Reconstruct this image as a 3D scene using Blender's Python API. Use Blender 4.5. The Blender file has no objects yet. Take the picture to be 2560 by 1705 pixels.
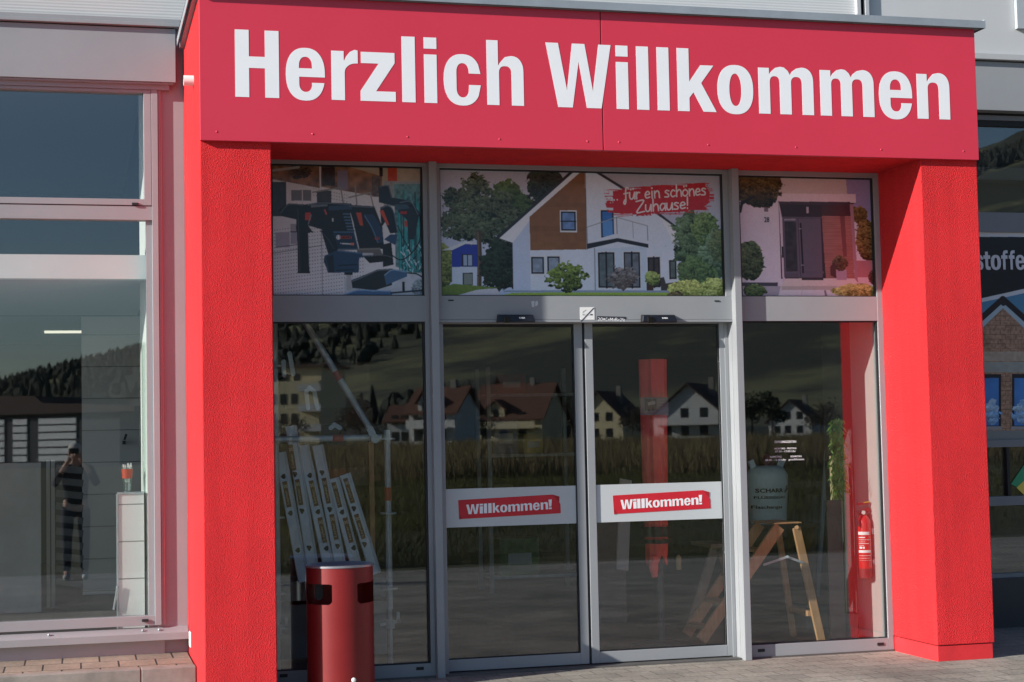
import bpy, math, random
import numpy as np
from mathutils import Vector, Matrix
random.seed(7); RNG = np.random.RandomState(11)
SC = bpy.context.scene
COL = SC.collection

# ------------------------------------------------------------------ camera
REFW, REFH = 2560.0, 1705.0                 # pixel frame of the measurements
FPX = 4144.2347
CAM = Vector((-0.7205, -10.0124, 1.5285))
YAW, PITCH, ROLL = 0.2571, 0.0591, -0.0205
_cy, _sy, _cp, _sp = math.cos(YAW), math.sin(YAW), math.cos(PITCH), math.sin(PITCH)
_f = Vector((_sy*_cp, _cy*_cp, _sp)); _r0 = Vector((_cy, -_sy, 0)); _u0 = _r0.cross(_f)
_r = math.cos(ROLL)*_r0 + math.sin(ROLL)*_u0; _u = -math.sin(ROLL)*_r0 + math.cos(ROLL)*_u0
cam = bpy.data.cameras.new('camera'); camo = bpy.data.objects.new('camera', cam); COL.objects.link(camo)
m = Matrix(((_r.x, _u.x, -_f.x, CAM.x), (_r.y, _u.y, -_f.y, CAM.y), (_r.z, _u.z, -_f.z, CAM.z), (0, 0, 0, 1)))
camo.matrix_world = m
cam.sensor_width = 36.0; cam.lens = FPX/REFW*36.0; cam.clip_start = 0.05; cam.clip_end = 6000
SC.camera = camo

# ------------------------------------------------------------------ light
SUN = Vector((-3.1, -1.0, 1.30)).normalized()     # towards the sun
elev = math.asin(SUN.z); azim = math.atan2(SUN.x, SUN.y)
world = bpy.data.worlds.new('World'); SC.world = world; world.use_nodes = True
nt = world.node_tree; nt.nodes.clear()
sky = nt.nodes.new('ShaderNodeTexSky'); sky.sky_type = 'NISHITA'; sky.sun_disc = False
sky.sun_elevation = elev; sky.sun_rotation = azim; sky.air_density = 1.0; sky.dust_density = 0.4; sky.ozone_density = 3.5
bg = nt.nodes.new('ShaderNodeBackground'); bg.inputs[1].default_value = 0.08
wo = nt.nodes.new('ShaderNodeOutputWorld')
nt.links.new(sky.outputs[0], bg.inputs[0]); nt.links.new(bg.outputs[0], wo.inputs[0])
sl = bpy.data.lights.new('sun', 'SUN'); sl.energy = 4.4; sl.angle = math.radians(0.5); sl.color = (1.0, 0.965, 0.90)
so = bpy.data.objects.new('sun', sl); COL.objects.link(so)
so.rotation_euler = (-SUN).to_track_quat('-Z', 'Y').to_euler(); so.location = (-30, -12, 14)
SC.view_settings.view_transform = 'Standard'; SC.view_settings.look = 'None'
SC.view_settings.gamma = 1.0; SC.view_settings.use_curve_mapping = False
SC.view_settings.exposure = 0.78
SC.render.engine = 'CYCLES'
SC.cycles.use_denoising = True
SC.cycles.max_bounces = 12; SC.cycles.transparent_max_bounces = 16
SC.cycles.blur_glossy = 0.3; SC.cycles.sample_clamp_indirect = 0.0

# ------------------------------------------------------------------ helpers
def ray(px, py):
    return _f + _r*((px-REFW/2)/FPX) - _u*((py-REFH/2)/FPX)
def at(px, py, Y):
    d = ray(px, py); return CAM + d*((Y-CAM.y)/d.y)
def atx(px, py, X):
    d = ray(px, py); return CAM + d*((X-CAM.x)/d.x)
def atz(px, py, Z):
    d = ray(px, py); return CAM + d*((Z-CAM.z)/d.z)
def mirrored(px, py, Yv, Yg):
    """the place out in the open that the glass at y=Yg shows at this pixel, at virtual depth Yv"""
    p = at(px, py, Yv); return Vector((p.x, 2*Yg-Yv, p.z))
ORIG = {}
def srgb(r, g, b):
    f = lambda c: (c/255)/12.92 if c/255 <= 0.04045 else (((c/255)+0.055)/1.055)**2.4
    return (f(r), f(g), f(b))
def tag(o, label=None, cat=None, group=None, kind=None):
    if label: o['label'] = label
    if cat: o['category'] = cat
    if group: o['group'] = group
    if kind: o['kind'] = kind
    return o
def empty(name, loc, label, cat, group=None):
    o = bpy.data.objects.new(name, None); o.empty_display_size = 0.1; COL.objects.link(o)
    o.location = loc; ORIG[o.name] = Vector(loc); tag(o, label, cat, group); return o

class MB:
    def __init__(s): s.v = []; s.f = []; s.mi = []; s.cur = 0
    def add(s, vs, fs):
        n = len(s.v); s.v += [Vector(p) for p in vs]; s.f += [tuple(i+n for i in q) for q in fs]; s.mi += [s.cur]*len(fs); return s
    def box(s, x0, x1, y0, y1, z0, z1):
        if x0 > x1: x0, x1 = x1, x0
        if y0 > y1: y0, y1 = y1, y0
        if z0 > z1: z0, z1 = z1, z0
        return s.add([(x0,y0,z0),(x1,y0,z0),(x1,y1,z0),(x0,y1,z0),(x0,y0,z1),(x1,y0,z1),(x1,y1,z1),(x0,y1,z1)],
            [(0,3,2,1),(4,5,6,7),(0,1,5,4),(1,2,6,5),(2,3,7,6),(3,0,4,7)])
    def bar(s, p, q, w, d, up=(0,1,0)):
        """box from p to q, w across, d along 'up' (made perpendicular)"""
        p = Vector(p); q = Vector(q); a = (q-p).normalized(); u = Vector(up); u = (u-a*u.dot(a)).normalized(); c = a.cross(u)
        vs = []
        for e in (p, q):
            for i, j in ((-1,-1),(1,-1),(1,1),(-1,1)): vs.append(e + c*(i*w/2) + u*(j*d/2))
        return s.add(vs, [(0,1,2,3),(7,6,5,4),(0,4,5,1),(1,5,6,2),(2,6,7,3),(3,7,4,0)])
    def cyl(s, p, q, r, r2=None, n=20, cap=True):
        p = Vector(p); q = Vector(q); r2 = r if r2 is None else r2; a = (q-p).normalized()
        u = a.orthogonal().normalized(); w = a.cross(u); vs = []
        for e, rr in ((p, r), (q, r2)):
            for k in range(n):
                t = 2*math.pi*k/n; vs.append(e + (u*math.cos(t)+w*math.sin(t))*rr)
        fs = [(k, (k+1) % n, n+(k+1) % n, n+k) for k in range(n)]
        if cap: fs += [tuple(range(n-1, -1, -1)), tuple(range(n, 2*n))]
        return s.add(vs, fs)
    def tube(s, pts, r, n=8):
        pts = [Vector(p) for p in pts]; base = len(s.v); rings = []
        for i, p in enumerate(pts):
            a = (pts[min(i+1, len(pts)-1)]-pts[max(i-1, 0)]).normalized()
            u = a.cross(Vector((0.12, 0.3, 0.95))).normalized(); w = a.cross(u)
            rr = r[i] if isinstance(r, (list, tuple)) else r
            s.v += [p + (u*math.cos(2*math.pi*k/n)+w*math.sin(2*math.pi*k/n))*rr for k in range(n)]
        nf = 0
        for i in range(len(pts)-1):
            for k in range(n):
                a = base+i*n+k; b = base+i*n+(k+1) % n; s.f.append((a, b, b+n, a+n)); nf += 1
        s.f.append(tuple(base+k for k in range(n-1, -1, -1))); s.f.append(tuple(base+(len(pts)-1)*n+k for k in range(n))); nf += 2
        s.mi += [s.cur]*nf
        return s
    def prism(s, poly, y0, y1):
        """outline in x,z pushed from y0 to y1"""
        n = len(poly); vs = [(x, y0, z) for x, z in poly]+[(x, y1, z) for x, z in poly]
        fs = [tuple(range(n)), tuple(range(2*n-1, n-1, -1))] + [((k+1) % n, k, n+k, n+(k+1) % n) for k in range(n)]
        return s.add(vs, fs)
    def lathe(s, c, prof, n=32, a0=0, a1=2*math.pi):
        c = Vector(c); full = abs(a1-a0-2*math.pi) < 1e-6; cols = n if full else n+1; vs = []
        for r, z in prof:
            for k in range(cols):
                t = a0+(a1-a0)*k/n; vs.append(c+Vector((r*math.cos(t), r*math.sin(t), z)))
        fs = []
        for i in range(len(prof)-1):
            for k in range(n):
                k2 = (k+1) % cols; fs.append((i*cols+k, i*cols+k2, (i+1)*cols+k2, (i+1)*cols+k))
        return s.add(vs, fs)
    def sphere(s, c, rx, ry, rz, n=14, m=9):
        c = Vector(c); prof = [(math.sin(math.pi*i/m), -math.cos(math.pi*i/m)) for i in range(m+1)]; vs = []
        for r, z in prof:
            for k in range(n): vs.append(c+Vector((rx*max(r, 0.001)*math.cos(2*math.pi*k/n), ry*max(r, 0.001)*math.sin(2*math.pi*k/n), rz*z)))
        return s.add(vs, [(i*n+k, i*n+(k+1) % n, (i+1)*n+(k+1) % n, (i+1)*n+k) for i in range(m) for k in range(n)])
    def build(s, name, mat, parent=None, smooth=False, bevel=0.0, label=None, cat=None, group=None, kind=None):
        me = bpy.data.meshes.new(name)
        if parent is not None: org = ORIG[parent.name]
        elif kind == 'structure': org = Vector((0, 0, 0))
        else:
            lo = Vector((min(p.x for p in s.v), min(p.y for p in s.v), min(p.z for p in s.v))); hi = Vector((max(p.x for p in s.v), max(p.y for p in s.v), max(p.z for p in s.v)))
            org = Vector(((lo.x+hi.x)/2, (lo.y+hi.y)/2, lo.z))
        me.from_pydata([p-org for p in s.v], [], s.f)
        mats = mat if isinstance(mat, (list, tuple)) else [mat]
        for q in mats: me.materials.append(q)
        if len(mats) > 1: me.polygons.foreach_set('material_index', s.mi)
        me.update()
        o = bpy.data.objects.new(name, me); COL.objects.link(o); ORIG[o.name] = org
        if parent is not None: o.parent = parent
        else: o.location = org
        if smooth:
            me.polygons.foreach_set('use_smooth', [True]*len(me.polygons))
            try: me.set_sharp_from_angle(angle=math.radians(35))
            except Exception: pass
        if bevel:
            b = o.modifiers.new('bevel', 'BEVEL'); b.width = bevel; b.segments = 2; b.limit_method = 'ANGLE'
        tag(o, label, cat, group, kind)
        return o

# ------------------------------------------------------------------ materials
def N(t, kind, **kw):
    n = t.nodes.new(kind)
    for k, v in kw.items(): setattr(n, k, v)
    return n
def mat(name, col, rough=0.5, metal=0.0, spec=0.5, vary=0.0, vscale=3.0, bump=0.0, bscale=60.0, bdist=0.002, coat=0.0, col2=None, stretch=None):
    mt = bpy.data.materials.new(name); mt.use_nodes = True; t = mt.node_tree; t.nodes.clear()
    out = N(t, 'ShaderNodeOutputMaterial'); p = N(t, 'ShaderNodeBsdfPrincipled'); t.links.new(p.outputs[0], out.inputs[0])
    p.inputs['Base Color'].default_value = (*col, 1); p.inputs['Roughness'].default_value = rough
    p.inputs['Metallic'].default_value = metal; p.inputs['Specular IOR Level'].default_value = spec
    p.inputs['Coat Weight'].default_value = coat; p.inputs['Coat Roughness'].default_value = 0.08
    tc = N(t, 'ShaderNodeTexCoord'); mp = N(t, 'ShaderNodeMapping'); t.links.new(tc.outputs['Object'], mp.inputs[0])
    if stretch: mp.inputs['Scale'].default_value = stretch
    if vary or col2:
        ns = N(t, 'ShaderNodeTexNoise'); ns.inputs['Scale'].default_value = vscale; ns.inputs['Detail'].default_value = 6; ns.inputs['Roughness'].default_value = 0.65
        t.links.new(mp.outputs[0], ns.inputs['Vector'])
        rp = N(t, 'ShaderNodeValToRGB'); rp.color_ramp.elements[0].position = 0.3; rp.color_ramp.elements[1].position = 0.7
        c2 = col2 if col2 else tuple(min(1, c*(1+vary)) for c in col); c1 = col if col2 else tuple(c*(1-vary) for c in col)
        rp.color_ramp.elements[0].color = (*c1, 1); rp.color_ramp.elements[1].color = (*c2, 1)
        t.links.new(ns.outputs['Fac'], rp.inputs[0]); t.links.new(rp.outputs[0], p.inputs['Base Color'])
        mr = N(t, 'ShaderNodeMapRange'); mr.inputs['To Min'].default_value = max(0.02, rough-0.08); mr.inputs['To Max'].default_value = min(1, rough+0.08)
        t.links.new(ns.outputs['Fac'], mr.inputs[0]); t.links.new(mr.outputs[0], p.inputs['Roughness'])
    if bump:
        nb = N(t, 'ShaderNodeTexNoise'); nb.inputs['Scale'].default_value = bscale; nb.inputs['Detail'].default_value = 3
        t.links.new(mp.outputs[0], nb.inputs['Vector'])
        b = N(t, 'ShaderNodeBump'); b.inputs['Strength'].default_value = bump; b.inputs['Distance'].default_value = bdist
        t.links.new(nb.outputs['Fac'], b.inputs['Height']); t.links.new(b.outputs[0], p.inputs['Normal'])
    return mt
def glass_mat(name, f0, tint, wave=0.0):
    mt = bpy.data.materials.new(name); mt.use_nodes = True; t = mt.node_tree; t.nodes.clear()
    out = N(t, 'ShaderNodeOutputMaterial'); mx = N(t, 'ShaderNodeMixShader'); tr = N(t, 'ShaderNodeBsdfTransparent'); gl = N(t, 'ShaderNodeBsdfGlossy')
    tr.inputs[0].default_value = (*tint, 1); gl.inputs['Color'].default_value = (0.97, 0.98, 1, 1); gl.inputs['Roughness'].default_value = 0.012
    ge = N(t, 'ShaderNodeNewGeometry'); dt = N(t, 'ShaderNodeVectorMath', operation='DOT_PRODUCT')
    t.links.new(ge.outputs['Normal'], dt.inputs[0]); t.links.new(ge.outputs['Incoming'], dt.inputs[1])
    ab = N(t, 'ShaderNodeMath', operation='ABSOLUTE'); t.links.new(dt.outputs['Value'], ab.inputs[0])
    om = N(t, 'ShaderNodeMath', operation='SUBTRACT'); om.inputs[0].default_value = 1; t.links.new(ab.outputs[0], om.inputs[1])
    pw = N(t, 'ShaderNodeMath', operation='POWER'); t.links.new(om.outputs[0], pw.inputs[0]); pw.inputs[1].default_value = 5
    ma = N(t, 'ShaderNodeMath', operation='MULTIPLY_ADD'); t.links.new(pw.outputs[0], ma.inputs[0]); ma.inputs[1].default_value = 1-f0; ma.inputs[2].default_value = f0
    t.links.new(ma.outputs[0], mx.inputs[0]); t.links.new(tr.outputs[0], mx.inputs[1]); t.links.new(gl.outputs[0], mx.inputs[2]); t.links.new(mx.outputs[0], out.inputs[0])
    if wave:
        tc = N(t, 'ShaderNodeTexCoord'); nz = N(t, 'ShaderNodeTexNoise'); nz.inputs['Scale'].default_value = 2.2; nz.inputs['Detail'].default_value = 1
        t.links.new(tc.outputs['Object'], nz.inputs['Vector']); b = N(t, 'ShaderNodeBump'); b.inputs['Strength'].default_value = 1.0; b.inputs['Distance'].default_value = wave
        t.links.new(nz.outputs['Fac'], b.inputs['Height']); t.links.new(b.outputs[0], gl.inputs['Normal'])
    return mt
def plaster_mat(name, col, scale, dist):
    mt = mat(name, col, 0.85, spec=0.15, vary=0.10, vscale=1.2); t = mt.node_tree; p = next(n for n in t.nodes if n.type == 'BSDF_PRINCIPLED')
    tc = next(n for n in t.nodes if n.type == 'TEX_COORD')
    v = N(t, 'ShaderNodeTexVoronoi'); v.inputs['Scale'].default_value = scale; n2 = N(t, 'ShaderNodeTexNoise'); n2.inputs['Scale'].default_value = scale*0.8; n2.inputs['Detail'].default_value = 3
    t.links.new(tc.outputs['Object'], v.inputs['Vector']); t.links.new(tc.outputs['Object'], n2.inputs['Vector'])
    ad = N(t, 'ShaderNodeMath', operation='ADD'); t.links.new(v.outputs['Distance'], ad.inputs[0]); t.links.new(n2.outputs['Fac'], ad.inputs[1])
    b = N(t, 'ShaderNodeBump'); b.inputs['Strength'].default_value = 0.9; b.inputs['Distance'].default_value = dist
    t.links.new(ad.outputs[0], b.inputs['Height']); t.links.new(b.outputs[0], p.inputs['Normal'])
    n2.inputs['Scale'].default_value = scale*2.1; n2.inputs['Roughness'].default_value = 0.75
    src = p.inputs['Base Color'].links[0].from_socket; mu = N(t, 'ShaderNodeMixRGB', blend_type='MULTIPLY'); mu.inputs[0].default_value = 1
    v2 = N(t, 'ShaderNodeTexVoronoi'); v2.inputs['Scale'].default_value = scale*1.3; t.links.new(tc.outputs['Object'], v2.inputs['Vector'])
    cr = N(t, 'ShaderNodeValToRGB'); cr.color_ramp.elements[0].color = (0.88, 0.88, 0.88, 1); cr.color_ramp.elements[1].color = (1.08, 1.08, 1.08, 1); t.links.new(v2.outputs['Color'], cr.inputs[0])
    ws_ = N(t, 'ShaderNodeMapping'); ws_.inputs['Scale'].default_value = (5, 5, 0.35); t.links.new(tc.outputs['Object'], ws_.inputs[0])
    n3 = N(t, 'ShaderNodeTexNoise'); n3.inputs['Scale'].default_value = 2.0; n3.inputs['Detail'].default_value = 5; t.links.new(ws_.outputs[0], n3.inputs['Vector'])
    c3 = N(t, 'ShaderNodeValToRGB'); c3.color_ramp.elements[0].position = 0.35; c3.color_ramp.elements[0].color = (0.90, 0.88, 0.88, 1); c3.color_ramp.elements[1].position = 0.6; t.links.new(n3.outputs['Fac'], c3.inputs[0])
    m3 = N(t, 'ShaderNodeMixRGB', blend_type='MULTIPLY'); m3.inputs[0].default_value = 1
    t.links.new(src, mu.inputs[1]); t.links.new(cr.outputs[0], mu.inputs[2]); t.links.new(mu.outputs[0], m3.inputs[1]); t.links.new(c3.outputs[0], m3.inputs[2]); t.links.new(m3.outputs[0], p.inputs['Base Color'])
    return mt
def brick_mat(name, c1, c2, mortar, bw, rh, ms, rough=0.85, rot=0.0, dirt=0.35, dscale=0.6, vertical=False, grain=0.4):
    mt = bpy.data.materials.new(name); mt.use_nodes = True; t = mt.node_tree; t.nodes.clear()
    out = N(t, 'ShaderNodeOutputMaterial'); p = N(t, 'ShaderNodeBsdfPrincipled'); t.links.new(p.outputs[0], out.inputs[0]); p.inputs['Roughness'].default_value = rough
    tc = N(t, 'ShaderNodeTexCoord'); mp = N(t, 'ShaderNodeMapping'); t.links.new(tc.outputs['Object'], mp.inputs[0]); mp.inputs['Rotation'].default_value = (math.pi/2 if vertical else 0, 0, rot); mp.inputs['Location'].default_value = (1.3 if vertical else 0, 0, 0)
    br = N(t, 'ShaderNodeTexBrick'); br.inputs['Scale'].default_value = 1.0; br.offset = 0.0 if vertical else 0.5; br.inputs['Brick Width'].default_value = bw; br.inputs['Row Height'].default_value = rh
    br.inputs['Mortar Size'].default_value = ms; br.inputs['Color1'].default_value = (*c1, 1); br.inputs['Color2'].default_value = (*c2, 1); br.inputs['Mortar'].default_value = (*mortar, 1)
    br.inputs['Mortar Smooth'].default_value = 0.2
    t.links.new(mp.outputs[0], br.inputs['Vector'])
    ns = N(t, 'ShaderNodeTexNoise'); ns.inputs['Scale'].default_value = dscale; ns.inputs['Detail'].default_value = 8; ns.inputs['Roughness'].default_value = 0.7; t.links.new(tc.outputs['Object'], ns.inputs['Vector'])
    rp = N(t, 'ShaderNodeValToRGB'); rp.color_ramp.elements[0].position = 0.35; rp.color_ramp.elements[0].color = (1-dirt, 1-dirt, 1-dirt, 1); rp.color_ramp.elements[1].position = 0.65
    t.links.new(ns.outputs['Fac'], rp.inputs[0])
    n2 = N(t, 'ShaderNodeTexNoise'); n2.inputs['Scale'].default_value = 45; n2.inputs['Detail'].default_value = 5; t.links.new(tc.outputs['Object'], n2.inputs['Vector'])
    r2 = N(t, 'ShaderNodeValToRGB'); r2.color_ramp.elements[0].position = 0.25; gg = grain*0.75; r2.color_ramp.elements[0].color = (1-gg, 1-gg, 1-gg, 1); r2.color_ramp.elements[1].position = 0.7; r2.color_ramp.elements[1].color = (1+gg*0.5, 1+gg*0.5, 1+gg*0.5, 1)
    t.links.new(n2.outputs['Fac'], r2.inputs[0])
    m1 = N(t, 'ShaderNodeMixRGB', blend_type='MULTIPLY'); m1.inputs[0].default_value = 1; t.links.new(br.outputs['Color'], m1.inputs[1]); t.links.new(rp.outputs[0], m1.inputs[2])
    m2 = N(t, 'ShaderNodeMixRGB', blend_type='MULTIPLY'); m2.inputs[0].default_value = 1; t.links.new(m1.outputs[0], m2.inputs[1]); t.links.new(r2.outputs[0], m2.inputs[2])
    t.links.new(m2.outputs[0], p.inputs['Base Color'])
    b = N(t, 'ShaderNodeBump', invert=True); b.inputs['Strength'].default_value = 0.8; b.inputs['Distance'].default_value = 0.004
    ml = N(t, 'ShaderNodeMath', operation='MULTIPLY_ADD'); t.links.new(n2.outputs['Fac'], ml.inputs[0]); ml.inputs[1].default_value = -grain; t.links.new(br.outputs['Fac'], ml.inputs[2])
    t.links.new(ml.outputs[0], b.inputs['Height']); t.links.new(b.outputs[0], p.inputs['Normal'])
    return mt

M = {}
M['plaster'] = plaster_mat('red_roughcast', (0.74, 0.034, 0.040), 130, 0.0065)
M['plinth'] = mat('red_plinth_paint', (0.62, 0.024, 0.03), 0.6, vary=0.12, vscale=6, bump=0.3, bscale=40, bdist=0.002)
M['sign'] = mat('red_sign_panel', (0.62, 0.036, 0.068), 0.36, vary=0.04, vscale=0.8)
M['letter'] = mat('white_vinyl', (0.80, 0.80, 0.82), 0.4, vary=0.02)
M['alu'] = mat('grey_aluminium', (0.275, 0.285, 0.298), 0.42, vary=0.05, vscale=2.0, spec=0.5)
M['alu_light'] = mat('light_grey_sheet', (0.40, 0.41, 0.42), 0.45, vary=0.06, vscale=1.4)
M['zinc'] = mat('zinc_coping', (0.30, 0.33, 0.36), 0.4, metal=0.2, vary=0.12, vscale=4)
M['gasket'] = mat('black_gasket', (0.012, 0.012, 0.014), 0.55)
M['black'] = mat('black_plastic', (0.012, 0.012, 0.016), 0.3)
M['band'] = mat('frosted_band', (0.50, 0.52, 0.53), 0.5, vary=0.03, vscale=1)
M['white'] = mat('white_plastic', (0.78, 0.78, 0.76), 0.45, vary=0.04)
M['ink'] = mat('dark_ink', (0.02, 0.018, 0.05), 0.5)
M['binred'] = mat('bin_red_enamel', (0.19, 0.008, 0.009), 0.42, coat=0.0, vary=0.06, vscale=3)
M['steel'] = mat('galvanised_steel', (0.40, 0.45, 0.48), 0.4, metal=0.25, vary=0.18, vscale=14)
M['orange'] = mat('orange_marker', (0.38, 0.06, 0.025), 0.5)
M['glass'] = glass_mat('window_glass', 0.086, (0.96, 0.98, 0.97), 0.00004)
M['wood'] = mat('pine_wood', (0.42, 0.22, 0.10), 0.55, col2=(0.55, 0.32, 0.16), vscale=7, stretch=(6, 6, 0.6))
M['concrete'] = mat('concrete', (0.23, 0.215, 0.19), 0.9, vary=0.3, vscale=5, bump=0.4, bscale=90, bdist=0.003)
M['white_wall'] = mat('white_wall_paint', (0.72, 0.74, 0.72), 0.7, vary=0.03)
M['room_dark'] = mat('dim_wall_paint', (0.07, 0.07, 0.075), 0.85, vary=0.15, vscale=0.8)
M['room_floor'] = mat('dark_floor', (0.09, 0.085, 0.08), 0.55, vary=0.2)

# ------------------------------------------------------------------ lettering
def arc(cx, cy, rx, ry, a0, a1, n=14, e=2.0):
    o = []
    for k in range(n+1):
        t = math.radians(a0+(a1-a0)*k/n); c, s = math.cos(t), math.sin(t)
        o.append((cx+rx*math.copysign(abs(c)**(2/e), c), cy+ry*math.copysign(abs(s)**(2/e), s)))
    return o
def G_H(): return [[(0,0),(.316,0),(.316,.435),(.68,.435),(.68,0),(1,0),(1,1),(.68,1),(.68,.605),(.316,.605),(.316,1),(0,1)]]
def G_e():
    o = [(1.0,.33)] + arc(.5,.37,.5,.395,0,180,22,2.35)+arc(.5,.37,.5,.395,180,345,20,2.35)[1:]
    o[1:1] = []
    o = o[:-1]+[(.985,.245),(.665,.245)] + arc(.505,.23,.165,.125,-10,-180,12,2.2) + [(.34,.33)]
    return [o, [(.335,.458),(.672,.458)]+arc(.503,.5,.167,.132,0,180,12,2.2)]
def G_c():
    o = [(.985,.47)]+arc(.5,.37,.5,.395,25,335,34,2.35)[1:-1]+[(.99,.295),(.675,.295)]+arc(.505,.24,.165,.14,0,-180,12,2.2)[1:]+arc(.505,.49,.165,.137,180,0,12,2.2)+[(.675,.47)]
    return [o]
def G_r(): return [[(0,0),(.5,0),(.5,.42)]+arc(.93,.42,.43,.14,180,90,8)+[(1.0,.56),(1.0,.755)]+[(.88,.765),(.7,.73),(.56,.66),(.49,.6),(.47,.6),(.47,.74),(0,.74)]]
def G_z(): return [[(0,0),(1,0),(1,.15),(.44,.15),(.98,.585),(.98,.74),(.02,.74),(.02,.57),(.52,.57),(0,.15)]]
def G_l(): return [[(0,0),(1,0),(1,1),(0,1)]]
def G_i(): return [[(0,0),(1,0),(1,.74),(0,.74)], [(0,.828),(1,.828),(1,1),(0,1)]]
def G_n(top=.74):
    o = [(0,0),(.33,0),(.33,.50)]+arc(.5,.5,.17,.105,180,0,12,2.4)+[(.67,0),(1,0),(1,.52)]+arc(.66,.52,.34,.245,0,90,12,2.3)+[(.5,.745),(.38,.67),(.31,.61),(.31,.62)]
    return [o[:-1]+[(.31,top),(0,top)]]
def G_h(): return G_n(1.0)
def G_m():
    o = [(0,0),(.205,0),(.205,.51)]+arc(.295,.51,.09,.1,180,0,10,2.4)+[(.385,0),(.592,0),(.592,.51)]+arc(.692,.51,.10,.1,180,0,10,2.4)+[(.792,0),(1,0),(1,.53)]+arc(.79,.53,.21,.235,0,90,10,2.3)+[(.69,.745),(.61,.69),(.575,.635)]
    o += [(.54,.70),(.47,.755),(.40,.765),(.31,.745),(.24,.69),(.195,.635),(.195,.74),(0,.74)]
    return [o]
def G_k(): return [[(0,0),(.30,0),(.30,.215),(.41,.305),(.663,0),(1,0),(.615,.455),(.945,.74),(.605,.74),(.305,.47),(.305,1),(0,1)]]
def G_W(): return [[(0,1),(.19,1),(.315,.26),(.404,1),(.596,1),(.712,.26),(.81,1),(1,1),(.838,0),(.614,0),(.50,.72),(.396,0),(.176,0)]]
def G_o(): return [arc(.5,.37,.5,.395,0,360,44,2.35)[:-1], arc(.5,.367,.168,.26,0,360,36,2.2)[:-1]]
def G_t(): return [[(.28,.16),(.28,.56),(.02,.56),(.02,.74),(.28,.74),(.28,.93),(.66,.93),(.66,.74),(.98,.74),(.98,.56),(.66,.56),(.66,.22),(.72,.155),(.98,.15),(.98,-.005),(.7,-.02),(.44,0),(.33,.06)]]
def G_f(): return [[(.25,0),(.62,0),(.62,.56),(.95,.56),(.95,.74),(.62,.74),(.62,.80),(.7,.85),(1,.85),(1,1.0),(.7,1.01),(.42,.97),(.29,.88),(.25,.74),(.02,.74),(.02,.56),(.25,.56)]]
def G_s(): return [[(.0,.24),(.34,.24),(.38,.14),(.5,.1),(.63,.14),(.64,.2),(.55,.27),(.2,.38),(.03,.5),(.05,.64),(.25,.75),(.5,.765),(.78,.73),(.95,.62),(.97,.52),(.65,.52),(.6,.61),(.48,.64),(.38,.6),(.4,.53),(.7,.44),(.93,.34),(1,.22),(.94,.08),(.75,-.01),(.5,-.025),(.22,0),(.05,.1)]]
def G_bang(): return [[(.12,0),(.88,0),(.88,.17),(.12,.17)], [(.22,.27),(.78,.27),(.95,1.0),(.05,1.0)]]
GL = {'H':G_H,'e':G_e,'r':G_r,'z':G_z,'l':G_l,'i':G_i,'c':G_c,'h':G_h,'W':G_W,'k':G_k,'o':G_o,'m':G_m,'n':G_n,'t':G_t,'f':G_f,'s':G_s,'!':G_bang}
def shapes_mesh(contours, depth):
    """flat outlines (with holes) made solid; returns vertices (x, y, 0..depth) and faces"""
    cu = bpy.data.curves.new('outline', 'CURVE'); cu.dimensions = '2D'; cu.fill_mode = 'BOTH'; cu.extrude = depth/2
    for c in contours:
        sp = cu.splines.new('POLY'); sp.points.add(len(c)-1); sp.use_cyclic_u = True
        for p, q in zip(sp.points, c): p.co = (q[0], q[1], 0, 1)
    return curve_to_mesh(cu)
def text_mesh(body, depth, bold=0.0, align='CENTER'):
    cu = bpy.data.curves.new('lettering', 'FONT'); cu.body = body; cu.size = 1; cu.extrude = depth/2; cu.offset = bold; cu.align_x = align; cu.resolution_u = 3
    return curve_to_mesh(cu)
def curve_to_mesh(cu):
    o = bpy.data.objects.new('outline', cu); COL.objects.link(o)
    dg = bpy.context.evaluated_depsgraph_get(); me = bpy.data.meshes.new_from_object(o.evaluated_get(dg))
    vs = [v.co.copy() for v in me.vertices]; fs = [tuple(p.vertices) for p in me.polygons]
    bpy.data.objects.remove(o); bpy.data.curves.remove(cu); bpy.data.meshes.remove(me)
    return vs, fs
def put_text(mb, vf, x0, x1, z0, z1, y, tilt=0.0, turn=0):
    """fit lettering into the box x0..x1, z0..z1 on the plane facing -y at y"""
    vs, fs = vf; lx = min(v.x for v in vs); hx = max(v.x for v in vs); ly = min(v.y for v in vs); hy = max(v.y for v in vs)
    out = []
    for v in vs:
        a, b = (v.x-lx)/(hx-lx), (v.y-ly)/(hy-ly)
        if turn: a, b = 1-b, a            # reads upwards
        x = x0+(x1-x0)*a; z = z0+(z1-z0)*b + (x-x0)*tilt
        out.append((x, y-v.z, z))
    mb.add(out, fs)
def word(mb, spec, y, depth):
    """spec: (letter, x0, x1, baseline z, height, lean)"""
    for ch, x0, x1, zb, h, sl in spec:
        vs, fs = shapes_mesh(GL[ch](), depth)
        mb.add([(x0+(x1-x0)*v.x, y-v.z, zb+h*v.y+sl*v.x*(x1-x0)) for v in vs], fs)
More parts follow.
